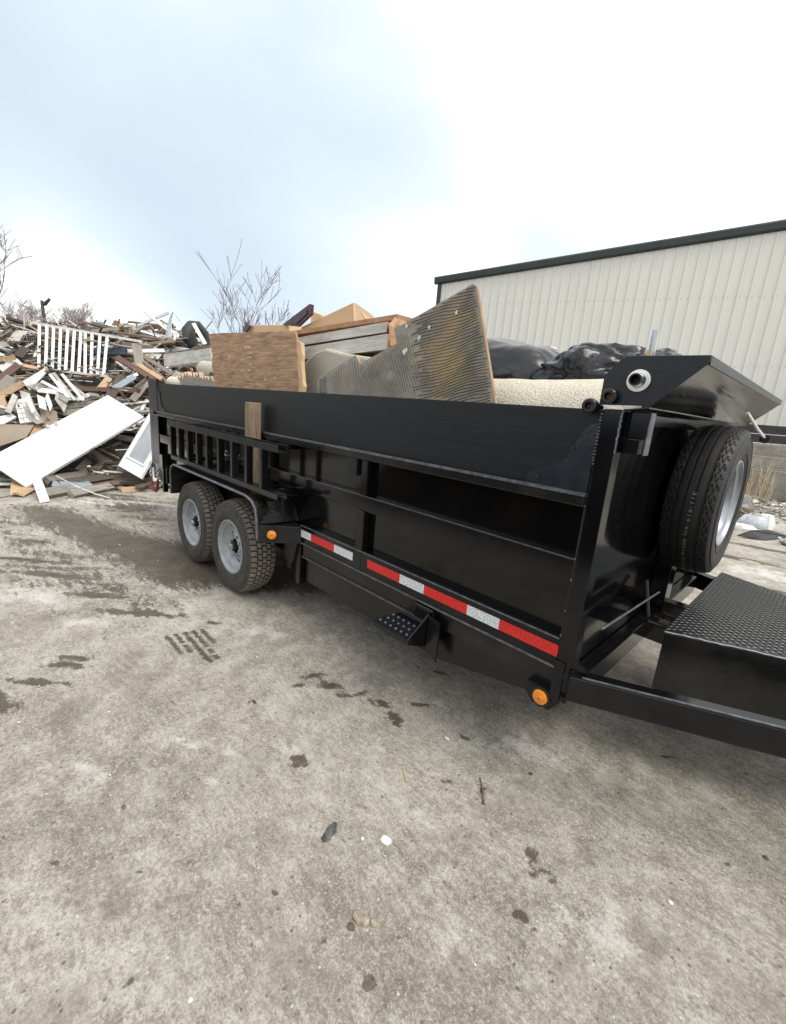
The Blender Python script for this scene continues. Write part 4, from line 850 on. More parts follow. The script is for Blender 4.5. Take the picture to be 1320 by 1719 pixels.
# front wall (glossy) with its top tube and floor
P('front_wall', lambda b_: b_.box(.690, .698, .07, W-.07, .55, 1.62), 'blacksheet', 0)
P('front_top_rail', lambda b_: b_.box(.664, .724, .0705, W-.0705, 1.60, 1.65))
P('bed_floor', lambda b_: b_.box(XR, .689, .057, W-.057, .60, .64), 'blackdust', 0)
P('tailgate', lambda b_: b_.box(-4.56, -4.51, .0705, W-.0705, .62, 1.60))
# main frame
for ya in (.03, W-.10): P('subframe_rail', lambda b_: b_.prism([(-1.27, ya, .495), (.655, ya, .495), (.655, ya, .604), (-1.27, ya, .604)], (0, .07, 0)), 'blackframe')
for ya in (.058, W-.118): P('main_frame_rail', lambda b_: b_.prism([(-1.265, ya, .30), (.03, ya, .30), (.60, ya, .415), (.60, ya, .494), (-1.265, ya, .494)], (0, .06, 0)), 'blackframe')
P('frame_ridge_highlight', lambda b_: b_.box(-1.265, -.02, .018, .05, .4945, .501), 'edge', 0)  # bright strip painting the highlight on the frame ridge
for x in (-.2, -1.25, -3.9): P('crossmember', lambda b_: b_.box(x, x+.06, .13, W-.13, .36, .48), 'blackframe')
P('rear_frame', lambda b_: (b_.box(-4.3, -1.28, .13, .20, .42, .595), b_.box(-4.3, -1.28, W-.20, W-.13, .42, .595)), 'blackdust')
P('frame_leg', lambda b_: b_.box(-1.345, -1.29, .02, .08, .27, .60), 'blackframe')
P('spring_hanger', lambda b_: (b_.prism([(-1.50, .0, .60), (-1.30, .0, .60), (-1.36, .0, .42), (-1.46, .0, .42)], (0, .06, 0)), b_.box(-1.45, -1.40, .01, .05, .36, .44)), 'blackdust')
P('hydraulic_cylinder', lambda b_: b_.tube([(-2.2, 1.04, .35), (-.6, 1.04, .52)], .07, 16), 'blackdust', 0, smooth=True)
# reflective tape
def tape(x0, x1, m_):
    P('reflective_tape', lambda b_: b_.box(x0, x1, -.0012, .0018, .655, .706), m_, 0)
segs = [(.379, .6585, 'redtape'), (.199, .379, 'whitetape'), (-.081, .199, 'redtape'), (-.261, -.081, 'whitetape'), (-.535, -.261, 'redtape'), (-.865, -.675, 'whitetape'), (-1.13, -.865, 'redtape'), (-1.262, -1.13, 'whitetape')]
for s_ in segs: tape(*s_)
# folding step
st = P('step', lambda b_: (b_.prism([(-.29, -.15, .459), (-.04, -.15, .459), (-.035, .035, .459), (-.265, .035, .459)], (0, 0, .006)), b_.box(-.29, -.04, -.153, -.148, .432, .4585)), 'satin', 0)
for i in range(3):
    for j in range(6):
        x = -.265+j*.04+.01*(i % 2); y = -.12+i*.05
        if (i+j) % 2 == 0 or True: P('grip_stud', lambda b_: b_.lathe([(.0001, .4725), (.005, .4715), (.0085, .4652)], 8, 'z', (x, y, 0)), 'edge', 0, parent=st, smooth=True)
P('step_bracket', lambda b_: b_.prism([(-.036, -.146, .432), (-.036, .03, .36), (-.036, .05, .58), (-.036, .0, .56), (-.036, -.146, .4585)], (.01, 0, 0)), 'black', 0)
P('step_bracket', lambda b_: b_.prism([(-.02, -.012, .56), (-.02, -.012, .36), (.055, -.012, .325), (.055, -.012, .545)], (0, .01, 0)), 'blackframe', 0)
P('step_bracket', lambda b_: b_.box(-.15, -.01, .01, .05, .50, .585), 'black', .01)
# marker lights
def marker(x, y, z, name='marker_light', r=.033):
    mh = P(name, lambda b_: b_.lathe([(.0001, y-.006), (r*1.3, y-.006), (r*1.35, y+.01), (.0001, y+.01)], 24, 'y', (x, 0, z)), 'groove', 0, smooth=True)
    P('lens', lambda b_: b_.lathe([(.0001, y-.020), (r*.6, y-.018), (r*.95, y-.012), (r, y-.0055)], 24, 'y', (x, 0, z)), 'amber', 0, parent=mh, smooth=True)
    P('lens_screw', lambda b_: b_.tube([(x, y-.021, z), (x, y-.019, z)], .004, 8), 'redpaint', 0, parent=mh)
P('light_bracket', lambda b_: b_.prism([(.555, -.004, .50), (.69, -.004, .50), (.69, -.004, .44), (.665, -.004, .405), (.585, -.004, .405), (.555, -.004, .44)], (0, .07, 0)), 'black', .003)
marker(.625, -.006, .452)
# fender with diamond-plate nose
def fender(b_, y0, y1):
    pr = [(-3.16, .62), (-3.155, .82), (-3.12, .885), (-3.05, .911), (-1.60, .905), (-1.50, .885), (-1.45, .84), (-1.43, .77), (-1.415, .62)]
    inn = [(x+(.006 if x < -2.3 else -.006), z-.006) for x, z in pr]
    b_.add([(x, y, z) for y in (y0, y1) for x, z in pr+inn], [(i, i+1, 19+i-1+0, 18+i) for i in range(8)]+[(9+i, 10+i, 28+i, 27+i) for i in range(8)]+[(i, i+1, 10+i, 9+i) for i in range(8)]+[(18+i, 19+i, 28+i, 27+i) for i in range(8)])
P('fender', lambda b_: fender(b_, -.25, .05), 'blackdust', 0)
P('fender', lambda b_: fender(b_, W-.05, W+.25), 'blackdust', 0)
P('fender_bead', lambda b_: b_.tube([(x, -.25, z) for x, z in [(-3.16, .62), (-3.155, .82), (-3.12, .885), (-3.05, .911), (-2.3, .908), (-1.60, .905), (-1.50, .885), (-1.45, .84), (-1.43, .77), (-1.415, .62)]], .010, 6), 'edge', 0, smooth=True)
P('fender_nose', lambda b_: b_.prism([(-1.425, -.245, .60), (-1.25, .0, .60), (-1.43, .048, .60)], (0, 0, .125)), 'blackdust', .004)
P('fender_apron', lambda b_: b_.prism([(-1.50, -.235, .875), (-1.433, -.24, .735), (-1.36, .045, .735), (-1.46, .045, .90)], (.004, .0, .004)), 'black', 0)
mb = MB(); rr = random.Random(2)
for i in range(14):
    for j in range(6):
        f = (i+.5)/14; zz = .61+j*.02; p = Vector((-1.425, -.245, zz)).lerp(Vector((-1.25, 0, zz)), f); n_ = Vector((.814, -.581, 0)); u = Vector((.581, .814, 0)); s_ = 1 if (i+j) % 2 else -1
        dd = (u+Vector((0, 0, .6*s_))).normalized()*.007; e_ = n_.cross(dd).normalized()*.0022
        mb.add([p-dd+n_*.001, p+e_+n_*.0025, p+dd+n_*.001, p-e_+n_*.0025], [(0, 1, 2, 3)])
    for j in range(8):
        f = (i+.5)/14; g1 = (j+.5)/8; p = Vector((-1.49, -.24, .87)).lerp(Vector((-1.43, -.244, .745)), g1).lerp(Vector((-1.46, .045, .89)).lerp(Vector((-1.36, .045, .745)), g1), f)+Vector((.010, -.004, .004)); s_ = 1 if (i+j) % 2 else -1
        u = Vector((.5, .8, .15*0)); dd = (u*.4*s_+Vector((.3, -.1, -.8))).normalized()*.009; n_ = Vector((.8, -.5, .35)).normalized(); e_ = n_.cross(dd).normalized()*.003
        mb.add([p-dd, p+e_+n_*.002, p+dd, p-e_+n_*.002], [(0, 1, 2, 3)])
kind(mb.build('tread_pattern', 'blackframe', TR), 'stuff')
mh = P('marker_light', lambda b_: b_.tube([Vector((-1.368, -.165, .665))+Vector((.814, -.581, 0))*.0, Vector((-1.368, -.165, .665))+Vector((.814, -.581, 0))*.016], .042, 24), 'groove', 0)
P('lens', lambda b_: b_.tube([Vector((-1.368, -.165, .665))+Vector((.814, -.581, 0))*.017, Vector((-1.368, -.165, .665))+Vector((.814, -.581, 0))*.024, Vector((-1.368, -.165, .665))+Vector((.814, -.581, 0))*.029], [.032, .030, .018], 24), 'amber', 0, parent=mh)
P('lens_screw', lambda b_: b_.tube([Vector((-1.368, -.165, .665))+Vector((.814, -.581, 0))*.029, Vector((-1.368, -.165, .665))+Vector((.814, -.581, 0))*.031], .004, 8), 'redpaint', 0, parent=mh)
# wheels
R0 = .388
def tyre_mesh(R_, w_, mats, ribs, seed=1, wavy=False):
    """outer face towards -y at y=0; tread blocks cut by real grooves"""
    n = 416 if not wavy else 300; h = w_/2; prof = []
    tw = w_*.80; y0 = (w_-tw)/2; K_ = 61
    side_out = [(.222, .022), (.235, .010), (.27, .002), (.31, .0), (.345, .005), (.368, .015)]
    prof = [(r*R_/.388 if r > .23 else r, y) for r, y in side_out]
    tread = [(y0+tw*k/(K_-1)) for k in range(K_)]
    full = prof+[(None, y) for y in tread]+[(r, w_-y) for r, y in prof[::-1]]
    vs = []; meta = []
    grooves = ribs
    for k in range(n):
        a_ = 2*math.pi*k/n
        for j, (r, y) in enumerate(full):
            if r is None:
                u = (y-y0)/tw; crown_ = R_-.012*abs(2*u-1)**2.6-.004*(2*u-1)**2
                g = any(abs(u-gp-0) < (.011 if not wavy else .017) for gp in grooves)
                if wavy:
                    lat = (u < .17 or u > .83) and ((a_*46/(2*math.pi)+.35*math.sin(u*60)) % 1) < .20
                else:
                    ph = round(k*52/416*8)/8+(.5 if int(sum(u > gp for gp in grooves)) % 2 else 0)+.9*u; lat = (ph % 1) < .125
                r = crown_-(.0095 if g else (.004 if not wavy else .006) if lat else 0)
            vs.append((r*math.cos(a_), y, r*math.sin(a_)))
    m_ = len(full); fs = []; mi = []
    i0 = len(prof)
    for k in range(n):
        k2 = (k+1) % n
        for j in range(m_-1):
            fs.append((k*m_+j, k*m_+j+1, k2*m_+j+1, k2*m_+j))
            if i0-1 <= j < i0+K_:
                jj = min(max(j, i0), i0+K_-1); v = vs[k*m_+jj]; v2 = vs[k2*m_+jj]; u = (v[1]-y0)/tw
                rad = min(math.hypot(v[0], v[2]), math.hypot(v2[0], v2[2])); crown_ = R_-.012*abs(2*u-1)**2.6-.004*(2*u-1)**2
                mi.append(2 if rad < crown_-.0025 else 1)
            else: mi.append(0)
    b_ = MB(); b_.v = vs; b_.f = fs; b_.mi = mi
    # raised rings on the sidewall
    for rr_, yy in ((.262, .0035), (.337, .003)): b_.lathe([(rr_-.003, yy), (rr_-.001, yy-.0028), (rr_+.001, yy-.0028), (rr_+.003, yy)], 96, 'y', mi=0)
    return b_.mesh('tyre', mats, True)
def bool_holes(b_, cutters):
    a_ = bpy.data.objects.new('tmp', b_.mesh('tmp', ['rim'])); c_ = bpy.data.objects.new('tmpc', cutters.mesh('tmpc', ['rim'])); COL.objects.link(a_); COL.objects.link(c_)
    import bmesh
    for o in (a_, c_):
        q = bmesh.new(); q.from_mesh(o.data); bmesh.ops.recalc_face_normals(q, faces=q.faces); q.to_mesh(o.data); q.free()
    md = a_.modifiers.new('b', 'BOOLEAN'); md.object = c_; md.operation = 'DIFFERENCE'; md.solver = 'EXACT'
    bpy.context.view_layer.update(); dg = bpy.context.evaluated_depsgraph_get(); me = bpy.data.meshes.new_from_object(a_.evaluated_get(dg)); bpy.data.objects.remove(a_); bpy.data.objects.remove(c_); return me
def rim_mesh(m_):
    b_ = MB(); prof = [(.226, .018), (.222, .010), (.214, .010), (.209, .024), (.203, .030), (.190, .034), (.185, .060), (.178, .068), (.170, .082), (.150, .090), (.120, .080), (.075, .068), (.062, .060), (.0620, .068), (.075, .076), (.120, .088), (.150, .099), (.180, .092), (.196, .12), (.205, .2), (.222, .215), (.226, .205)]
    b_.lathe(prof, 96, 'y', closed=True); cu = MB()
    for k in range(8):
        a_ = 2*math.pi*(k+.5)/8; c_, s_ = math.cos(a_), math.sin(a_); ring = []
        for q in range(12):
            t_ = 2*math.pi*q/12; u = .015*math.cos(t_); v = .022*math.sin(t_); r = .126+u; ring.append((r*c_-v*s_, .05, r*s_+v*c_))
        cu.prism(ring, (0, .09, 0))
    me = bool_holes(b_, cu); me.materials.clear(); me.materials.append(M[m_]); me.polygons.foreach_set('use_smooth', [True]*len(me.polygons)); me.set_sharp_from_angle(angle=math.radians(35)); return me
tm = tyre_mesh(R0, .235, ['rubber', 'dusttread', 'groove'], (.20, .40, .60, .80)); rm_ = rim_mesh('dirtyrim')
def wheel_parts(tyre, rim, parent_loc, flip=False, hub=True):
    we = bpy.data.objects.new('wheel', None); COL.objects.link(we); we.empty_display_size = .2; we.location = parent_loc
    if flip: we.rotation_euler = (0, 0, math.pi)
    bpy.context.view_layer.update(); we.parent = TR; we.matrix_parent_inverse = TR.matrix_basis.inverted()
    def ch(me, name): o = bpy.data.objects.new(name, me); COL.objects.link(o); o.parent = we; return o
    ch(tyre, 'tyre'); ch(rim, 'rim')
    if hub:
        h_ = MB(); h_.lathe([(.0001, .030), (.034, .030), (.040, .036), (.041, .085), (.058, .088), (.060, .14), (.0001, .14)], 32, 'y'); ch(h_.mesh('hub', ['groove'], True), 'hub')
        h_ = MB(); h_.lathe([(.0001, .12), (.16, .12), (.165, .125), (.165, .17)], 32, 'y'); ch(h_.mesh('brake_drum', ['groove'], True), 'brake_drum')
        h_ = MB(); h_.lathe([(.0001, .014), (.018, .015), (.026, .020), (.029, .034), (.029, .05), (.0001, .05)], 24, 'y'); ch(h_.mesh('hub_cap', ['chrome'], True), 'hub_cap')
    nut = MB(); nut.lathe([(.0001, .044), (.006, .045), (.0095, .050), (.0105, .076), (.0001, .076)], 6, 'y'); nm = nut.mesh('lug_nut', ['chrome'])
    for k in range(8):
        a_ = 2*math.pi*k/8; o = ch(nm, 'lug_nut'); o.location = (.0835*math.cos(a_), 0, .0835*math.sin(a_))
    return we
for x, rz in ((-2.015, .3), (-2.843, 1.1)):
    we = wheel_parts(tm, rm_, (x, -.194, R0)); we.rotation_euler = (0, rz, 0)
    w2 = wheel_parts(tm, rm_, (x, W+.194, R0), True)
    P('axle', lambda b_: b_.tube([(x, .04, R0), (x, W-.04, R0)], .045, 12), 'blackdust', 0, smooth=True)
P('leaf_spring', lambda b_: (b_.beam((-2.45, .10, .47), (-1.5, .10, .44), .05, .03), b_.beam((-3.4, .10, .44), (-2.45, .10, .47), .05, .03)), 'blackdust')
# ramp carried on the side: channel rails with angle rungs
rp_ = thing('loading_ramp', 'black steel ladder-like ramp hung on the side of the trailer above the wheels', 'ramp', (-2.28, -.16, .94))
def chan(b_, z0, z1, xs0, xs1, up):
    b_.box(xs0, xs1, -.205, -.200, z0, z1)
    if up: b_.box(xs0, xs1, -.1998, -.13, z0, z0+.005); b_.box(xs0, xs1, -.135, -.130, z0+.0052, z1)
    else: b_.box(xs0, xs1, -.1998, -.13, z1-.005, z1); b_.box(xs0, xs1, -.135, -.130, z0, z1-.0052)
mb = MB(); chan(mb, 1.252, 1.300, -3.315, -1.235, True); mb.build('ramp_rail', 'blackframe', rp_, bevel=.0015)
mb = MB(); chan(mb, .938, .975, -3.265, -1.235, False); mb.build('ramp_rail', 'blackframe', rp_, bevel=.0015)
for px_ in (42, 120, 208, 300, 397, 513, 647, 793, 945):
    x = on(280+px_/6, 760, 1, -.2).x
    mb = MB(); mb.box(x-.018, x+.018, -.1995, -.194, .976, 1.2515); mb.box(x+.0125, x+.018, -.1935, -.15, .976, 1.2515)
    mb.build('rung', 'blackframe', rp_, bevel=.001)
for x in (-3.1, -1.45): P('ramp_hanger', lambda b_: (b_.box(x, x+.04, -.128, .049, 1.25, 1.28), b_.box(x, x+.04, -.128, .049, .94, .97)), 'black')
wp_ = MB(); wp_.box(-1.878, -1.795, -.118, -.028, .913, 1.548); tag(wp_.build('wood_post', 'post', bevel=.004), 'weathered square wooden post standing behind the ramp against the trailer', 'post')
for k, (px_, py_) in enumerate(((380, 761), (400, 761))):
    p = on(px_, py_, 1, -.02); mb = MB(); mb.tube([p+Vector((.03*math.cos(t_), 0, .022*math.sin(t_))) for t_ in np.linspace(.5+k, 4.8+k, 9)], .005, 6); mb.build('rope_tie_hook', 'chrome', TR, smooth=True)
# jack post and tailgate chain with red hooks
P('stake_post', lambda b_: (b_.box(-4.21, -4.11, -.03, .04, .70, .86), b_.prism([(-4.20, -.02, .70), (-4.12, -.02, .70), (-4.13, -.02, .42), (-4.16, -.02, .42)], (0, .05, 0))), 'black', .003)
ch_ = P('chain', lambda b_: [b_.lathe([(.016, -.004), (.020, 0), (.016, .004), (.012, 0)], 10, 'y' if k % 2 else 'x', (-4.30+.0*k if k < 6 else -4.56, -.03, .70-.03*(k % 6)), closed=True) for k in range(12)], 'galv', 0)
for x, s_ in ((-4.30, -1), (-4.56, 1)):
    P('hook', lambda b_: b_.tube([(x, -.03, .54), (x+s_*.02, -.03, .47), (x+s_*.035, -.03, .42), (x+s_*.09, -.03, .385), (x+s_*.125, -.03, .40)], [.014, .017, .019, .017, .012], 8), 'redpaint', 0, parent=ch_, smooth=True)
# tongue, centre beams
TA = Vector((.715, .004, .560)); TD = Vector((.895, .445, 0)).normalized()
def tong(b_, mir=False):
    p0 = TA+TD*0; p1 = TA+TD*2.32
    if mir: f = lambda v: Vector((v.x, W-v.y, v.z)); p0, p1 = f(p0), f(p1)
    b_.beam(p0, p1, .07, .112)
P('tongue_rail', tong, 'black', .006); P('tongue_rail', lambda b_: tong(b_, True), 'black', .006)
P('tongue_edge_highlight', lambda b_: b_.beam(TA+TD*.05+Vector((.012, -.026, .0590)), TA+TD*2.2+Vector((.012, -.026, .0590)), .008, .004), 'edge', 0)  # pale strip standing in for light along the tongue's top edge
P('coupler', lambda b_: (b_.box(2.72, 3.05, W/2-.06, W/2+.06, .50, .62), b_.tube([(2.6, W/2, .1), (2.6, W/2, .95)], .035, 12)), 'black', .004)
P('tongue_gusset', lambda b_: b_.prism([(.66, -.006, .50), (.74, -.006, .50), (.80, .03, .60), (.76, .01, .66), (.727, -.004, .66)], (0, .006, 0)), 'black', 0)
P('corner_plate', lambda b_: b_.box(.658, .70, -.0075, .003, .465, .645), 'black', .002)
P('centre_beam', lambda b_: (b_.box(.70, 2.6, .86, .94, .50, .61), b_.box(.70, 2.6, 1.22, 1.30, .50, .61)), 'black', .004)
P('front_crossmember', lambda b_: b_.box(.70, .76, .10, W-.10, .49, .60), 'black', .004)
P('spare_mount_column', lambda b_: b_.box(.70, .78, 1.03, 1.15, .60, 1.50), 'black', .004)
for k, (a_, c_) in enumerate((((.775, .10, .80), (.80, .78, .80)), ((.79, .10, .70), (.815, .76, .70)))):
    P('control_rod', lambda b_: b_.tube([a_, c_], .0045, 6), 'edge' if k == 0 else 'black', 0, smooth=True)
P('hydraulic_hose', lambda b_: (b_.tube([(.74, .75, .85), (.80, .70, .66), (.86, .80, .62), (.95, .86, .63)], .010, 8), b_.tube([(.80, 1.0, .62), (.9, .98, .60), (1.0, .97, .62)], .009, 8)), 'groove', 0, smooth=True)
# lockable toolbox with tread-plate lid
bx_p = [(.922, .452), (1.95, .905), (1.95, 1.245), (.922, 1.70)]
bx_q = [(x, y+(.046 if y < 1 else -.046)*0) for x, y in bx_p]
P('toolbox', lambda b_: b_.prism([(x, y, .43) for x, y in bx_q], (0, 0, .307)), 'blackframe', .003)
lid = P('toolbox_lid', lambda b_: b_.prism([(x-.006*(x < 1), y-.008*(1 if y < 1 else -1), .7375) for x, y in bx_p], (0, 0, .0105)), 'satin', .002)
mb = MB(); rr = random.Random(3); pit = .0265; i = 0
x = .93
while x < 1.93:
    j = 0; y = .46
    while y < 1.70:
        f = (x-.922)/1.028
        if .452+f*.453+.012 < y < 1.70-f*.455-.012:
            s_ = 1 if (i+j) % 2 else -1; dx, dy = .0105, .0105*s_; ex, ey = -.0032*s_, .0032; z = .7483
            mb.add([(x-dx, y-dy, z), (x+ex*1.0, y+ey*1.0, z), (x+dx, y+dy, z), (x-ex, y-ey, z), (x, y, z+.0030)], [(0, 1, 4), (1, 2, 4), (2, 3, 4), (3, 0, 4)])
        y += pit*.72; j += 1
    x += pit*.72; i += 1
kind(mb.build('tread_pattern', 'blackframe', lid), 'stuff')
P('weld_bead', lambda b_: b_.tube([Vector((.922, .444, .744)).lerp(Vector((1.95, .897, .744)), k/60)+Vector((0, random.uniform(-.0015, .0015), random.uniform(-.0012, .0012))) for k in range(61)], .0042, 6), 'edge', 0, parent=lid, smooth=True)
P('toolbox_latch', lambda b_: b_.box(.895, .92, 1.60, 1.66, .68, .72), 'groove', .003)
# tarp roll shroud on top of the front wall
sx = [(.645, 1.664), (.645, 1.765), (.690, 1.8165), (.712, 1.829), (.950, 1.826), (.950, 1.805), (.815, 1.668)]
sh = P('tarp_shroud', lambda b_: b_.prism([(x, -.004, z) for x, z in sx], (0, .008, 0)), 'satin', .0015)
P('shroud_end_plate', lambda b_: b_.prism([(x, W-.06, z) for x, z in sx], (0, .008, 0)), 'satin', .0015)
P('shroud_top', lambda b_: b_.prism([(.70, .0045, 1.822), (.946, .0045, 1.822), (.946, .0045, 1.8175), (.70, .0045, 1.8175)], (0, W-.066, 0)), 'satin', 0)
P('shroud_lip', lambda b_: b_.prism([(.9465, .0045, 1.8255), (.951, .0045, 1.8255), (.951, .0045, 1.797), (.9465, .0045, 1.797)], (0, W-.066, 0)), 'blackdust', 0)
P('shroud_underside', lambda b_: b_.prism([(.9455, .0045, 1.800), (.941, .0045, 1.8035), (.80, .0045, 1.668), (.808, .0045, 1.664)], (0, W-.066, 0)), 'blacksheet', 0)
P('shroud_floor', lambda b_: b_.prism([(.728, .0045, 1.6535), (.8075, .0045, 1.6635), (.8075, .0045, 1.6595), (.728, .0045, 1.649)], (0, W-.066, 0)), 'blackframe', 0)
hb = P('tarp_roller_hub', lambda b_: b_.lathe([(.0165, -.046), (.0215, -.046), (.0215, -.006), (.036, -.006), (.036, -.0145), (.0235, -.0145)], 32, 'y', (.762, 0, 1.748)), 'white', 0, smooth=True)
P('roller_tube', lambda b_: b_.lathe([(.0155, .05), (.0155, -.052), (.0200, -.052), (.0200, .05)], 24, 'y', (.764, 0, 1.748)), 'satin', 0, parent=hb, smooth=True)
P('tube_bore', lambda b_: b_.tube([(.764, .02, 1.748), (.764, -.020, 1.748)], .0153, 16), 'brass', 0, parent=hb)
for x, z in ((.682, 1.693), (.620, 1.658)):
    pv = P('tarp_arm_pivot', lambda b_: b_.lathe([(.013, -.034), (.022, -.034), (.026, -.030), (.026, -.0045), (.013, -.0045)], 28, 'y', (x, 0, z)), 'blackframe', 0, smooth=True)
    P('tube_bore', lambda b_: b_.tube([(x, .0, z), (x, -.018, z)], .0129, 14), 'brass', 0, parent=pv)
P('bolt_hole', lambda b_: b_.tube([(.816, -.003, 1.779), (.816, -.0052, 1.779)], .009, 16), 'groove', 0, parent=sh)
P('tarp_arm_tube', lambda b_: b_.tube([(.62, -.004, 1.658), (.62, .06, 1.652)], .02, 12), 'black', 0, smooth=True)
P('tarp_mount', lambda b_: (b_.box(.7255, .80, .05, .11, 1.555, 1.648), b_.box(.731, .785, .045, .10, 1.50, 1.5545)), 'black', .003)
P('tarp_mount_strap', lambda b_: b_.box(.801, .806, .055, .105, 1.50, 1.648), 'edge', .001)
P('weld_bead', lambda b_: b_.tube([Vector((.7265, .001, 1.647-k*.004))+Vector((random.uniform(-.0015, .0015), random.uniform(-.0015, .0015), 0)) for k in range(38)], .0035, 5), 'edge', 0, smooth=True)
a_, c_ = on(1255, 693, 0, .92), on(1285, 737, 0, .98)
cr_ = P('crank_rod', lambda b_: b_.tube([a_, a_.lerp(c_, .55)+Vector((0, 0, -.006)), c_], .0075, 8), 'white', 0, smooth=True)
P('crank_knob', lambda b_: b_.tube([c_-Vector((.0, .03, 0)), c_+Vector((.0, .03, -.004))], [.024, .02], 10), 'groove', 0, parent=cr_, smooth=True)
# spare wheel on the front wall (its axis runs along the trailer)
sm_ = tyre_mesh(R0, .232, ['newrubber', 'newrubber', 'groove'], (.20, .40, .60, .80), wavy=True); srm = rim_mesh('rim')
SPX, SPY, SPZ = .954, 1.127, 1.2515
spw = bpy.data.objects.new('spare_wheel', None); COL.objects.link(spw); spw.location = (SPX, SPY, SPZ); spw.rotation_euler = (0, 0, math.pi/2); spw.parent = TR; spw.matrix_parent_inverse = TR.matrix_basis.inverted()
for me, nm in ((sm_, 'tyre'), (srm, 'rim')): o = bpy.data.objects.new(nm, me); COL.objects.link(o); o.parent = spw
cu = bpy.data.curves.new('txt', 'FONT'); cu.body = '-123 WOR16-91208 NR-616-11E'; cu.size = .034; cu.extrude = 0; cu.space_character = 1.25
to = bpy.data.objects.new('tmp_text', cu); COL.objects.link(to); dg = bpy.context.evaluated_depsgraph_get(); tme = bpy.data.meshes.new_from_object(to.evaluated_get(dg)); bpy.data.objects.remove(to)
xs_ = [v.co.x for v in tme.vertices]; wd = max(xs_)-min(xs_)
for v in tme.vertices:
    an = math.radians(213)-(v.co.x-wd/2)/wd*math.radians(88); r = R0+.0016
    # local wheel frame: axis y; the side facing the yard is local angle ~180 deg
    v.co = Vector((r*math.cos(an), .093+v.co.y*.62, r*math.sin(an)))
tme.materials.clear(); M['mould'] = mat('moulded_mark', (.24, .24, .24), .7, col2=(.06, .06, .06), nscale=160, ramp=(.5, .7)); tme.materials.append(M['mould'])
o = bpy.data.objects.new('tread_lettering', tme); COL.objects.link(o); o.parent = spw
P('spare_mount_hub', lambda b_: b_.tube([(.78, SPY, SPZ), (.87, SPY, SPZ)], .05, 16), 'black', 0)

# ------------------------------------------------------------------ load in the bed
def extrude_px(pts, ya, thick, m_, name, label, cat, lean=0, parent=None, edge=None, lab=True):
    """sheet standing in the bed: outline measured on the plane y=ya, leaning back by `lean`"""
    P_ = []
    for px_, py_ in pts:
        p = on(px_, py_, 1, ya)
        if lean:
            for _ in range(4): p = on(px_, py_, 1, ya+(p.z-1.6)*lean)
        P_.append(p)
    b_ = MB(); n = len(P_); vec = Vector((0, thick, -thick*lean)); a_ = P_; c_ = [p+vec for p in P_]
    b_.add(a_+c_, [tuple(range(n-1, -1, -1)), tuple(range(n, 2*n))], 0); b_.add(a_+c_, [(i, (i+1) % n, n+(i+1) % n, n+i) for i in range(n)], 1)
    o = b_.build(name, [m_, edge or m_], parent)
    if lab: tag(o, label, cat)
    return o, P_
rr = random.Random(8)
def ragged(a_, c_, n, amp): return [(a_[0]+(c_[0]-a_[0])*k/n+rr.uniform(-amp, amp), a_[1]+(c_[1]-a_[1])*k/n+rr.uniform(-amp, amp)) for k in range(n+1)]
pts = ragged((352, 560), (495, 555.5), 14, .5)+ragged((497, 563), (503, 672), 9, .8)+[(503, 700), (372, 690)]+ragged((362, 655), (352, 562), 16, 1.6)
plyo, _ = extrude_px(pts, .20, .019, 'ply', 'plywood_sheet', 'reddish brown square plywood sheet standing on edge in the trailer', 'plywood', lean=.12, edge='osb')
rr2 = random.Random(6); mbp = MB()
for px_, py_, a__, c__ in ((416, 583, 9, 4), (420, 592, 6, 3), (418, 600, 8, 1.6), (421, 612, 5, 3), (419, 622, 4, 2.5), (430, 634, 7, 2.2), (446, 637, 3, 4), (462, 635, 5, 2), (420, 645, 4, 1.5), (385, 600, 2, 3), (478, 590, 5, 1.2), (480, 576, 6, 1.2)):
    q_ = []
    for t_ in np.linspace(0, 5.6, 9):
        X_, Y_ = px_+a__*math.cos(t_)*rr2.uniform(.5, 1.1), py_+c__*math.sin(t_)*rr2.uniform(.5, 1.1); p = on(X_, Y_, 1, .2)
        for _ in range(4): p = on(X_, Y_, 1, .2+(p.z-1.6)*.12)
        q_.append(p+Vector((0, -.002, 0)))
    mbp.add(q_, [tuple(range(9))])
M['tornply'] = mat('torn_ply_veneer', (.34, .24, .17), .85, col2=(.50, .38, .29), nscale=30)
kind(mbp.build('torn_patch', 'tornply', plyo), 'stuff')
extrude_px([(496, 570)]+ragged((506, 575), (509, 660), 8, 1.2)+[(509, 700), (502, 700)]+ragged((501, 660), (497, 575), 3, .4), .215, .03, 'plypale', 'split_stud', 'pale split strip of wood at the right edge of the brown plywood', 'wood strip', lean=.1)
# big grey sheet with ridges of adhesive
GP = [(533, 636), (597, 596), (604, 611), (667, 576), (661, 552), (684, 541)]+ragged((690, 536), (794, 477), 8, .6)+[(800, 480), (832, 678), (834, 720), (536, 720), (534, 657)]
go, GW = extrude_px(GP, .16, .02, 'ridged', 'grey_subfloor_sheet', 'big pointed grey plywood sheet with wavy adhesive ridges leaning in the trailer', 'plywood', lean=.16, edge='osb')
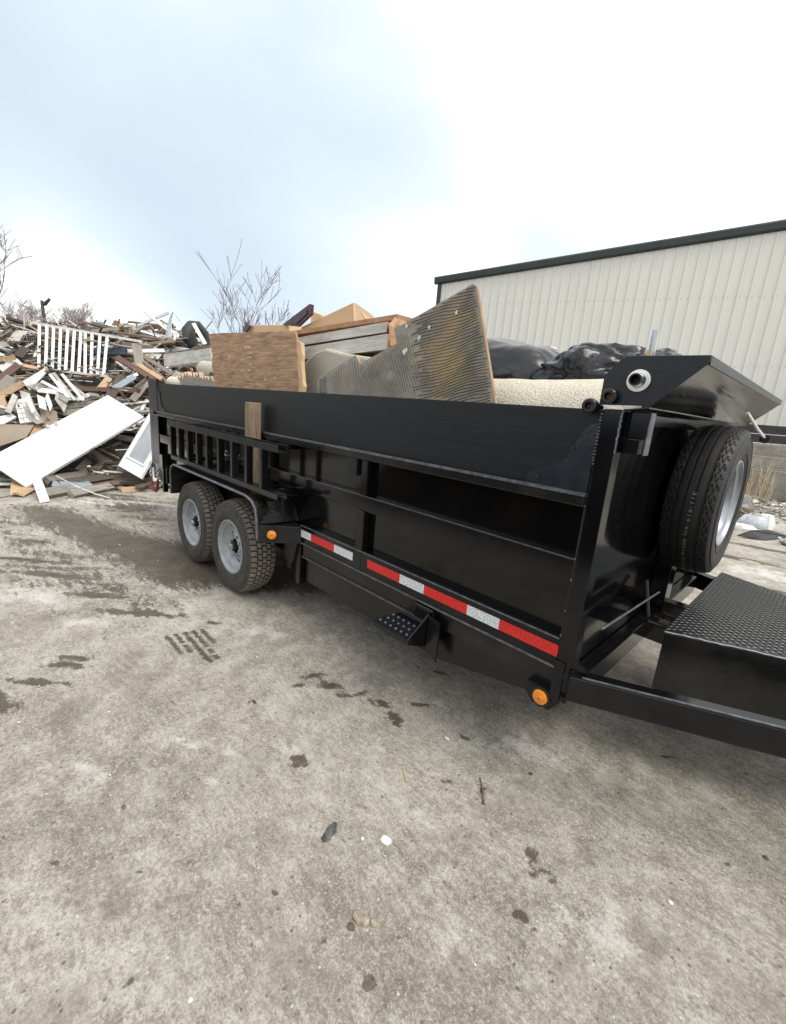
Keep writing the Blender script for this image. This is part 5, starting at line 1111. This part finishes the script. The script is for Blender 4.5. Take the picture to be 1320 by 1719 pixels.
# ridges: thin raised wavy beads following the trowel
b_ = MB()
def gpt(px_, py_, off=.004):
    p = on(px_, py_, 1, .16)
    for _ in range(4): p = on(px_, py_, 1, .16+(p.z-1.6)*.16)
    return p+Vector((0, -off, .0005))
def inside(px_, py_):
    c = False; n = len(GP)
    for i in range(n):
        x1, y1 = GP[i]; x2, y2 = GP[(i+1) % n]
        if (y1 > py_) != (y2 > py_) and px_ < (x2-x1)*(py_-y1)/(y2-y1)+x1: c = not c
    return c
def ridge(path):
    run = []
    for q in path+[None]:
        ok = q is not None and inside(*q) and all(inside(q[0]+a__, q[1]+b__) for a__, b__ in ((-2, 0), (2, 0), (0, -2), (0, 2)))
        if ok and noise.noise(Vector((q[0]*.016, q[1]*.016, 1.3))) > .62: ok = False
        if ok: run.append(q)
        else:
            if len(run) > 2: b_.tube([gpt(*w_) for w_ in run], .0035, 4)
            run = []
for k in range(64):           # right field: wavy, gently falling leftwards
    y0 = 400+k*5.0; ridge([(x, y0+(812-x)*.30+2.4*math.sin(x*.055+k*.12)+.8*math.sin(x*.13+k)+ (x-700)*.02*math.sin(k*.2)) for x in range(700+int(10*math.sin(k*1.7)), 836, 5)])
for k in range(22):           # middle field: steep short strokes
    x0 = 604+k*4.4; ridge([(x0+.28*(y-600)+1.0*math.sin(y*.1+k), y) for y in range(560, 700, 5) if x0+.28*(y-600) < 700+8*math.sin(y*.13)])
for k in range(13): y0 = 628+k*3.6; ridge([(x, y0-(x-535)*.25+1.0*math.sin(x*.3)) for x in range(534, 552, 3)])
for k in range(14): x0 = 560+k*4.2; ridge([(x0+.15*(y-630), y) for y in range(598, 680, 5)])
kind(b_.build('adhesive_ridge', 'ridged', go), 'stuff')
mb = MB()
for px_, py_, s_ in ((705, 568, .016), (680, 592, .018), (683, 588, .012), (722, 550, .01), (684, 548, .012), (768, 525, .01)):
    p = gpt(px_, py_, .006); mb.add([p+Vector((s_*math.cos(t_)*rr.uniform(.5, 1.1), -.001, s_*1.3*math.sin(t_)*rr.uniform(.6, 1))) for t_ in np.linspace(0, 5.4, 7)], [tuple(range(7))])
mb.build('paint_spot', 'drypale', go)
# stacked white-painted planks resting across, ends to the right
def slab(pl, pr, drop, depth_px, ya, m_, name, label, cat, edge='osb', yb=.5, parent=None):
    """a long board: front upper edge pl->pr on plane y=ya, `drop` metres high, going back `yb` metres"""
    a_, c_ = on(*pl, 1, ya), on(*pr, 1, ya); b1 = MB(); dn = Vector((0, 0, -drop)); bk = Vector((0, yb, 0.0)); f = [a_, c_, c_+dn, a_+dn]; g = [p+bk for p in f]
    b1.add(f+g, [(3, 2, 1, 0), (4, 5, 6, 7)], 0); b1.add(f+g, [(0, 1, 5, 4), (1, 2, 6, 5), (2, 3, 7, 6), (3, 0, 4, 7)], 1)
    return tag(b1.build(name, [m_, edge], parent, bevel=.003), label, cat)
slab((470, 572), (650, 540), .066, 0, .50, 'greypaint', 'painted_plank', 'upper chalky white plank of the stack beside the big grey sheet', 'plank', yb=.35)
slab((470, 589), (651, 560), .10, 0, .48, 'greypaint', 'painted_plank', 'lower chalky white plank of the stack beside the big grey sheet', 'plank', yb=.38)
slab((385, 573), (668, 527), .035, 0, .66, 'osb', 'orange_plank', 'long orange-brown plank lying over the stacked white planks', 'plank', yb=.55)
b_ = MB(); b_.prism([on(653, 545, 1, .5), on(664, 531, 1, .66), on(682, 543, 1, .72), on(667, 575, 1, .6), on(655, 580, 1, .5)], (0, .05, 0)); tag(b_.build('broken_plank_end', 'osb'), 'splintered brown plank end at the right of the stacked white planks', 'plank')
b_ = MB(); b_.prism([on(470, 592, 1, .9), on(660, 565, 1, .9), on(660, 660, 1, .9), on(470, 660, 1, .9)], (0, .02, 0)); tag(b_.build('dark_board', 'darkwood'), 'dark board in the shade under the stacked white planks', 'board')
# cardboard-coloured foam blocks
def block(front, top_back, m_, name, label, cat, ya, yb, topm=None):
    f = [on(*p, 1, ya) for p in front]; dv_ = Vector((0, yb, 0)); b1 = MB(); n = len(f)
    b1.prism(f, dv_); return tag(b1.build(name, m_, bevel=.004), label, cat)
block([(414, 546), (484, 545), (490, 575), (412, 580)], None, 'card', 'cardboard_box', 'low tan cardboard box left of the dark maroon board', 'box', .95, .5)
bigbox = block([(506, 549), (593, 508), (596, 560), (506, 570)], None, 'card', 'cardboard_box', 'peaked tan box at the very top of the load', 'box', 1.0, .02)
b_ = MB(); b_.prism([on(593, 508, 1, 1.0)+Vector((0, .002, 0)), on(593, 508, 1, 1.0)+Vector((0, .02, 0)), on(625, 530, 1, 1.5), on(630, 560, 1, 1.5), on(593, 560, 1, 1.0)], (.001, .02, 0)); b_.build('side_flap', 'card', bigbox)
block([(523, 522), (540, 529), (540, 560), (520, 560)], None, 'card', 'cardboard_box', 'small tan box corner behind the maroon board', 'box', 1.25, .3)
mp_ = [(474, 545), (520, 510), (523, 511), (522, 527), (500, 548)]
mo, _ = extrude_px(mp_, .92, .03, 'maroon', 'cabinet_door', 'dark maroon panelled cabinet door sticking up between the tan boxes', 'cabinet door')
b_ = MB(); q = [on(486, 543, 1, .918), on(516, 520, 1, .918), on(516, 527, 1, .918), on(498, 544, 1, .918)]; b_.prism(q, (0, -.008, 0)); b_.build('door_panel', 'maroon', mo)
extrude_px([(408, 556), (413, 540), (420, 547), (412, 558)], .9, .02, 'maroon', 'maroon_scrap', 'small dark maroon splinter above the brown plywood', 'wood scrap')
# carpets and foam
def roll(p0, p1, r, m_, name, label, cat, squash=1, seed=1, spiral=False):
    rr_ = random.Random(seed); p0, p1 = Vector(p0), Vector(p1); b1 = MB(); n = 26; K_ = 28; d = (p1-p0).normalized(); s_ = d.cross(Vector((0, 0, 1))).normalized(); u = s_.cross(d); vs = []
    for i in range(K_+1):
        c_ = p0.lerp(p1, i/K_)
        for k in range(n):
            t_ = 2*math.pi*k/n; R_ = r*(1+.05*noise.noise(Vector((i*.25, math.cos(t_)*1.4, math.sin(t_)*1.4+seed)))+.015*noise.noise(Vector((i*1.1, math.cos(t_)*4, math.sin(t_)*4+seed))))
            vs.append(c_+s_*(math.cos(t_)*R_)+u*(math.sin(t_)*R_*squash))
    b1.add(vs, [(i*n+k, i*n+(k+1) % n, (i+1)*n+(k+1) % n, (i+1)*n+k) for i in range(K_) for k in range(n)]+[tuple(range(n-1, -1, -1)), tuple(range(K_*n, (K_+1)*n))])
    return tag(b1.build(name, m_, smooth=True), label, cat)
roll((-.95, .46, 1.575), (.64, .62, 1.595), .235, 'carpet', 'carpet_roll', 'fat cream carpet roll lying below the black bags at the front of the bed', 'carpet', .9, 2)
roll((-5.1+.62, .62, 1.87), (-3.30, .50, 1.795), .10, 'foam', 'underlay_roll', 'smooth pale roll lying left of the brown plywood', 'roll', 1, 3)
roll((-4.40, .20, 1.67), (-3.9, .42, 1.62), .075, 'carpet', 'carpet_roll', 'small rolled carpet with open spiral end at the rear corner of the bed', 'carpet', 1, 5)
b_ = MB(); c_ = Vector((-4.405, .195, 1.672)); b_.tube([c_+Vector((-.006, 0, 0))+(Vector((0, 1, 0))*math.cos(t_)+Vector((.4, 0, 1)).normalized()*math.sin(t_))*(.012+.0085*t_*.55) for t_ in np.linspace(0, 13, 44)], .005, 4); tag(b_.build('carpet_spiral', 'greypaint'), 'grey spiral end of the small rolled carpet', 'carpet')
b_ = MB(); b_.prism([on(507, 660, 1, .42), on(508, 610, 1, .42), on(530, 590, 1, .42), on(545, 584, 1, .42), on(575, 592, 1, .42), on(625, 600, 1, .42), on(640, 680, 1, .42), on(508, 700, 1, .42)], (0, .30, .0)); tag(b_.build('foam_slab', 'foam', bevel=.02), 'pale bent foam slab between the brown plywood and the grey sheet', 'foam')
b_ = MB(); b_.prism([on(560, 590, 1, .60), on(600, 586, 1, .60), on(632, 602, 1, .60), on(632, 660, 1, .60), on(560, 660, 1, .60)], (0, .2, .02)); tag(b_.build('foam_slab', 'carpet', bevel=.015), 'second cream slab end peeping behind the bent foam', 'foam')
# painted beam left of the plywood
b_ = MB(); b_.prism([on(274, 595, 1, .75), on(353, 584, 1, .75), on(356, 606, 1, .75), on(276, 615, 1, .75)], (0, .12, 0)); tag(b_.build('painted_beam', 'greypaint', bevel=.004), 'thick chalky white beam left of the brown plywood', 'beam')
b_ = MB(); b_.prism([on(276, 593, 1, .76), on(352, 579, 1, .76), on(353, 583.5, 1, .76), on(275, 594.5, 1, .76)], (0, .16, 0)); tag(b_.build('brown_lath', 'brown'), 'brown lath lying on the thick chalky beam', 'lath')
# splintered fibreboard sticking up at the rear
jp = [(293, 655), (294, 640)]
for k in range(13): jp += [(295+k*4.8, 634-(10 if 1 < k < 9 else 3)*rr.uniform(.5, 1.1)), (297.5+k*4.8, 639-rr.uniform(0, 4)-(4 if 2 < k < 8 else 0))]
jp += [(362, 646), (362, 665)]
extrude_px(jp, .22, .05, 'greywood', 'splintered_board', 'jagged splintered grey board end just above the rear of the side board', 'board', edge='plypale')
b_ = MB(); b_.prism([on(352, 625, 1, .35), on(364, 625, 1, .35), on(364, 660, 1, .35), on(345, 660, 1, .35)], (0, .02, 0)); tag(b_.build('dark_board', 'darkwood'), 'dark board in the gap beside the jagged splintered board', 'board')
# black plastic sacks
def sack(c_, r, crumple, seed, label):
    import bmesh
    bmh = bmesh.new(); bmesh.ops.create_icosphere(bmh, subdivisions=5, radius=1)
    for v in bmh.verts:
        n_ = v.co.normalized(); a_ = noise.noise(n_*1.3+Vector((seed, 0, 0)))*.20
        wv = Vector((noise.noise(n_*1.6+Vector((seed, 5, 0))), noise.noise(n_*1.6+Vector((0, seed, 5))), noise.noise(n_*1.6+Vector((5, 0, seed)))))*.9
        q = n_+wv; q = Vector((q.x, q.y, q.z*.55))
        v1 = noise.voronoi(q*1.7+Vector((seed, 0, 0)))[0]; v2 = noise.voronoi(q*4.2+Vector((0, seed, 0)))[0]; v3 = noise.voronoi(q*9+Vector((0, 0, seed)))[0]
        k = 1.04+a_-crumple*(.26*v1[0]**1.5+.10*v2[0]**1.3+.035*v3[0])
        v.co = Vector((n_.x*r[0]*k, n_.y*r[1]*k, n_.z*r[2]*k))+Vector(c_)
    me = bpy.data.meshes.new('trash_bag'); bmh.to_mesh(me); bmh.free(); me.materials.append(M['bag']); me.polygons.foreach_set('use_smooth', [True]*len(me.polygons))
    o = bpy.data.objects.new('trash_bag', me); COL.objects.link(o); return tag(o, label, 'trash bag')
sack((-.46, 1.08, 1.845), (.45, .40, .255), .30, 1.3, 'smooth stretched black trash bag beside the big grey sheet')
sack((.20, 1.02, 1.835), (.36, .35, .215), 1.0, 4.7, 'crumpled glossy black trash bag next to the tarp shroud')
sack((.44, 1.05, 1.835), (.26, .3, .175), .8, 8.1, 'black trash bag partly hidden behind the tarp shroud plate')
b_ = MB(); b_.prism([on(892, 584, 1, 1.3), on(925, 580, 1, 1.3), on(925, 584, 1, 1.3), on(892, 589, 1, 1.3)], (0, .1, 0)); tag(b_.build('white_lath', 'whitedirty'), 'short pale lath peeping between the two big black bags', 'lath')
# aluminium channel
b_ = MB(); p0, p1 = on(1092, 606, 1, .9), on(1091, 554, 1, .9)
for dx, dy, w_, h_ in ((0, 0, .03, .003), (-.014, -.008, .003, .016), (.014, -.008, .003, .016)):
    b_.box(p0.x+dx-w_/2, p0.x+dx+w_/2, .9+dy-h_/2, .9+dy+h_/2, p0.z-.1, p1.z)
tag(b_.build('metal_channel', 'galv'), 'upright silver metal channel sticking up behind the tarp shroud', 'channel')
b_ = MB(); b_.prism([on(1080, 600, 1, .86), on(1093, 585, 1, .86), on(1094, 605, 1, .86)], (0, .02, 0)); tag(b_.build('wood_chip', 'tan'), 'small tan wood wedge at the foot of the silver channel', 'wood scrap')
# hidden fill under the load
def fill(b_):
    xs = np.linspace(-4.4, .62, 40); ys = np.linspace(.09, W-.09, 16); vs = [(x, y, 1.48+.25*min(1, (y-.09)*.8)*(1 if -4 < x < -.8 else .2)+.08*noise.noise(Vector((x*2, y*2, 0)))) for x in xs for y in ys]
    b_.add(vs, [(i*16+j, (i+1)*16+j, (i+1)*16+j+1, i*16+j+1) for i in range(39) for j in range(15)])
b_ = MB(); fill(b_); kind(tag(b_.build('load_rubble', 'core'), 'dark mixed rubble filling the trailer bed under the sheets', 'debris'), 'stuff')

# ------------------------------------------------------------------ small things on the ground
def lump(px_, py_, rx, ry, h, m_, name, label, cat, seed, rot=0):
    rr_ = random.Random(seed); p = on(px_, py_, 2, 0); b1 = MB(); n = 16; c_, s_ = math.cos(rot), math.sin(rot); vs = []
    for lv, (f, z) in enumerate(((1, -.004), (1.02, h*.4), (.72, h*.85))):
        for k in range(n):
            t_ = 2*math.pi*k/n; q = f*(1+.25*noise.noise(Vector((math.cos(t_)*1.8, math.sin(t_)*1.8, seed)))+.08*rr_.uniform(-1, 1)); u, v = rx*q*math.cos(t_), ry*q*math.sin(t_)
            vs.append(p+Vector((u*c_-v*s_, u*s_+v*c_, z+(rr_.uniform(-.15, .15)*h if lv else 0))))
    vs.append(p+Vector((0, 0, h)))
    b1.add(vs, [(i*n+k, i*n+(k+1) % n, (i+1)*n+(k+1) % n, (i+1)*n+k) for i in range(2) for k in range(n)]+[(2*n+k, 2*n+(k+1) % n, 3*n) for k in range(n)])
    return tag(b1.build(name, m_, smooth=True), label, cat)
lump(648, 1411, .022, .017, .010, 'plaster', 'plaster_chunk', 'bright white plaster chunk on the concrete in the foreground', 'plaster chunk', 1)
lump(554, 1397, .018, .044, .006, 'stone', 'slate_flake', 'long dark grey flake left of the bright white chunk', 'stone flake', 2, math.radians(20))
lump(606, 1543, .030, .018, .012, 'mudpale', 'dried_clod', 'crumbly brown and pale dried clod in the foreground', 'clod', 5, .3)
lump(590, 1556, .012, .010, .010, 'mud', 'dried_clod', 'small brown knob at the left side of the crumbly clod', 'clod', 6)
lump(628, 1550, .013, .011, .010, 'mudpale', 'dried_clod', 'small pale knob at the right side of the crumbly clod', 'clod', 7)
lump(620, 1650, .017, .019, .003, 'mud', 'mud_pat', 'flat round dark mud pat near the bottom edge', 'mud', 8)
lump(96, 1451, .010, .009, .004, 'mud', 'mud_pat', 'small round dark mud pat at the lower left', 'mud', 9)
lump(820, 1377, .010, .010, .006, 'mudpale', 'wood_chip', 'small square brown chip above a paler one', 'chip', 10)
lump(807, 1398, .010, .007, .006, 'straw', 'wood_chip', 'small tan chip below the darker brown one', 'chip', 11)
lump(891, 1299, .009, .007, .007, 'stone', 'pebble', 'single black pebble right of the long dirt streak', 'pebble', 12)
lump(208, 1355, .012, .007, .006, 'stone', 'pebble', 'black twisted pebble at the left of the foreground', 'pebble', 13)
lump(235, 1465, .014, .006, .006, 'stone', 'pebble', 'dark slanting pebble at the lower left', 'pebble', 14, .8)
lump(1126, 1515, .008, .006, .005, 'plaster', 'plaster_crumb', 'small white crumb at the lower right', 'crumb', 15)
lump(609, 1375+33, .006, .006, .004, 'plaster', 'plaster_crumb', 'tiny white crumb left of the bright white chunk', 'crumb', 16)
lump(751, 1240, .014, .007, .005, 'plaster', 'plaster_crumb', 'small white crumb below the pale paint splash', 'crumb', 17)
lump(320, 1680, .006, .006, .005, 'plaster', 'plaster_crumb', 'tiny white crumb near the bottom left edge', 'crumb', 18)
lump(1286, 1440, .010, .008, .005, 'stone', 'pebble', 'small dark pebble near the right edge', 'pebble', 19)
lump(427, 1178, .016, .008, .008, 'stone', 'pebble', 'dark pebble below the tyre print', 'pebble', 20)
p = on(646, 1436, 2, .004); b_ = MB(); b_.lathe([(.003, 0), (.0055, 0), (.0058, .003), (.003, .004)], 14, 'z', p, closed=True); tag(b_.build('steel_nut', 'galv'), 'tiny steel nut just below the bright white chunk', 'nut')
p = on(580, 1408, 2, .004); b_ = MB(); b_.lathe([(.0001, .002), (.007, .002), (.0085, 0), (.0085, -.002)], 18, 'z', p); tag(b_.build('bottle_cap', 'galv', smooth=True), 'small round silver disc between the dark flake and the white chunk', 'disc')
b_ = MB(); a_ = on(806, 1305, 2, .005); c_ = on(812, 1350, 2, .005); b_.tube([a_, a_.lerp(c_, .5)+Vector((.004, .003, .002)), c_], [.003, .0045, .005], 6); tag(b_.build('twig', 'mud'), 'short brown dirt-covered stick on the concrete right of centre', 'twig')
b_ = MB(); a_ = on(677, 1288, 2, .006); c_ = on(683, 1313, 2, .005); b_.tube([a_, c_], .004, 6); tag(b_.build('wood_sliver', 'straw'), 'pale wood sliver below the pale paint splash', 'sliver')
# grit spread over the slab
rr = random.Random(41); b_ = MB()
for k in range(2600):
    x = rr.uniform(-6, 1.8); y = rr.uniform(-2.2, 1.0)
    if rr.random() > .35+.5*noise.noise(Vector((x*1.5, y*1.5, 4))): continue
    r0 = rr.choice((.0018, .0022, .003, .0045))*rr.uniform(.7, 1.4)*(1+max(0, -x)*.25); stone(b_, Vector((x, y, r0*.3+.002)), r0, rr, rr.choice((0, 0, 1, 2, 2)))
kind(tag(b_.build('grit', ['concrete', 'plaster', 'mud']), 'fine pale and dark grit sprinkled over the concrete', 'grit'), 'stuff')
# heap of torn metal and plastic beyond the toolbox
HC = on(1270, 880, 2, 0)
for pts, m_, lb, nm in [([(1238, 848), (1256, 838), (1268, 858), (1246, 868)], 'galv', 'bluish crumpled metal sheet in the heap beyond the spare wheel', 'metal_sheet'),
   ([(1236, 862), (1262, 868), (1250, 880), (1234, 876)], 'galv', 'flat silver metal scrap low in the heap beyond the spare wheel', 'metal_sheet'),
   ([(1268, 862), (1288, 866), (1292, 882), (1272, 888)], 'white', 'white crumpled plastic in the heap beyond the spare wheel', 'plastic_sheet'),
   ([(1232, 878), (1252, 880), (1250, 893), (1234, 890)], 'white', 'white plastic scrap at the left of the heap beyond the spare wheel', 'plastic_sheet'),
   ([(1240, 872), (1276, 856), (1278, 859), (1244, 877)], 'galv', 'thin silver strip lying across the heap beyond the spare wheel', 'strip'),
   ([(1238, 853), (1262, 867), (1258, 870), (1238, 858)], 'tan', 'thin tan stick in the heap beyond the spare wheel', 'stick')]:
    P_ = [on(px_, py_, 1, HC.y+.1*i) for i, (px_, py_) in enumerate(pts)]; b1 = MB(); b1.prism(P_, (0, .05, 0)); tag(b1.build(nm, m_), lb, nm.replace('_', ' '))
b_ = MB(); b_.prism([on(1238, 898, 2, .05), on(1262, 890, 2, .14), on(1290, 889, 2, .12), on(1325, 900, 2, .04), on(1285, 907, 2, .01)], (0, .0, -.015)); tag(b_.build('black_sheet', 'blackrub'), 'flat black curled sheet in front of the heap beyond the spare wheel', 'sheet')
for px_, py_, rx, ry, h_, m_, lb, nm, ct in ((1283, 886, .13, .12, .26, 'white', 'rounded white crumpled plastic at the right of the heap beyond the spare wheel', 'plastic_bundle', 'plastic'), (1244, 890, .20, .12, .12, 'drypale', 'low white crumpled scrap at the left of the heap beyond the spare wheel', 'plastic_bundle', 'plastic'),
   (1262, 884, .22, .15, .22, 'galv', 'silvery crumpled foil in the middle of the heap beyond the spare wheel', 'foil_bundle', 'foil'), (1243, 850, .22, .2, .30, 'concrete', 'broken concrete lump behind the heap beyond the spare wheel', 'concrete_lump', 'concrete')):
    lump(px_, py_, rx, ry, h_, m_, nm, lb, ct, int(px_))
lump(1258, 943, .11, .06, .012, 'weedpale', 'weed_patch', 'small flat green patch on the ground beyond the toolbox', 'weeds', 33)
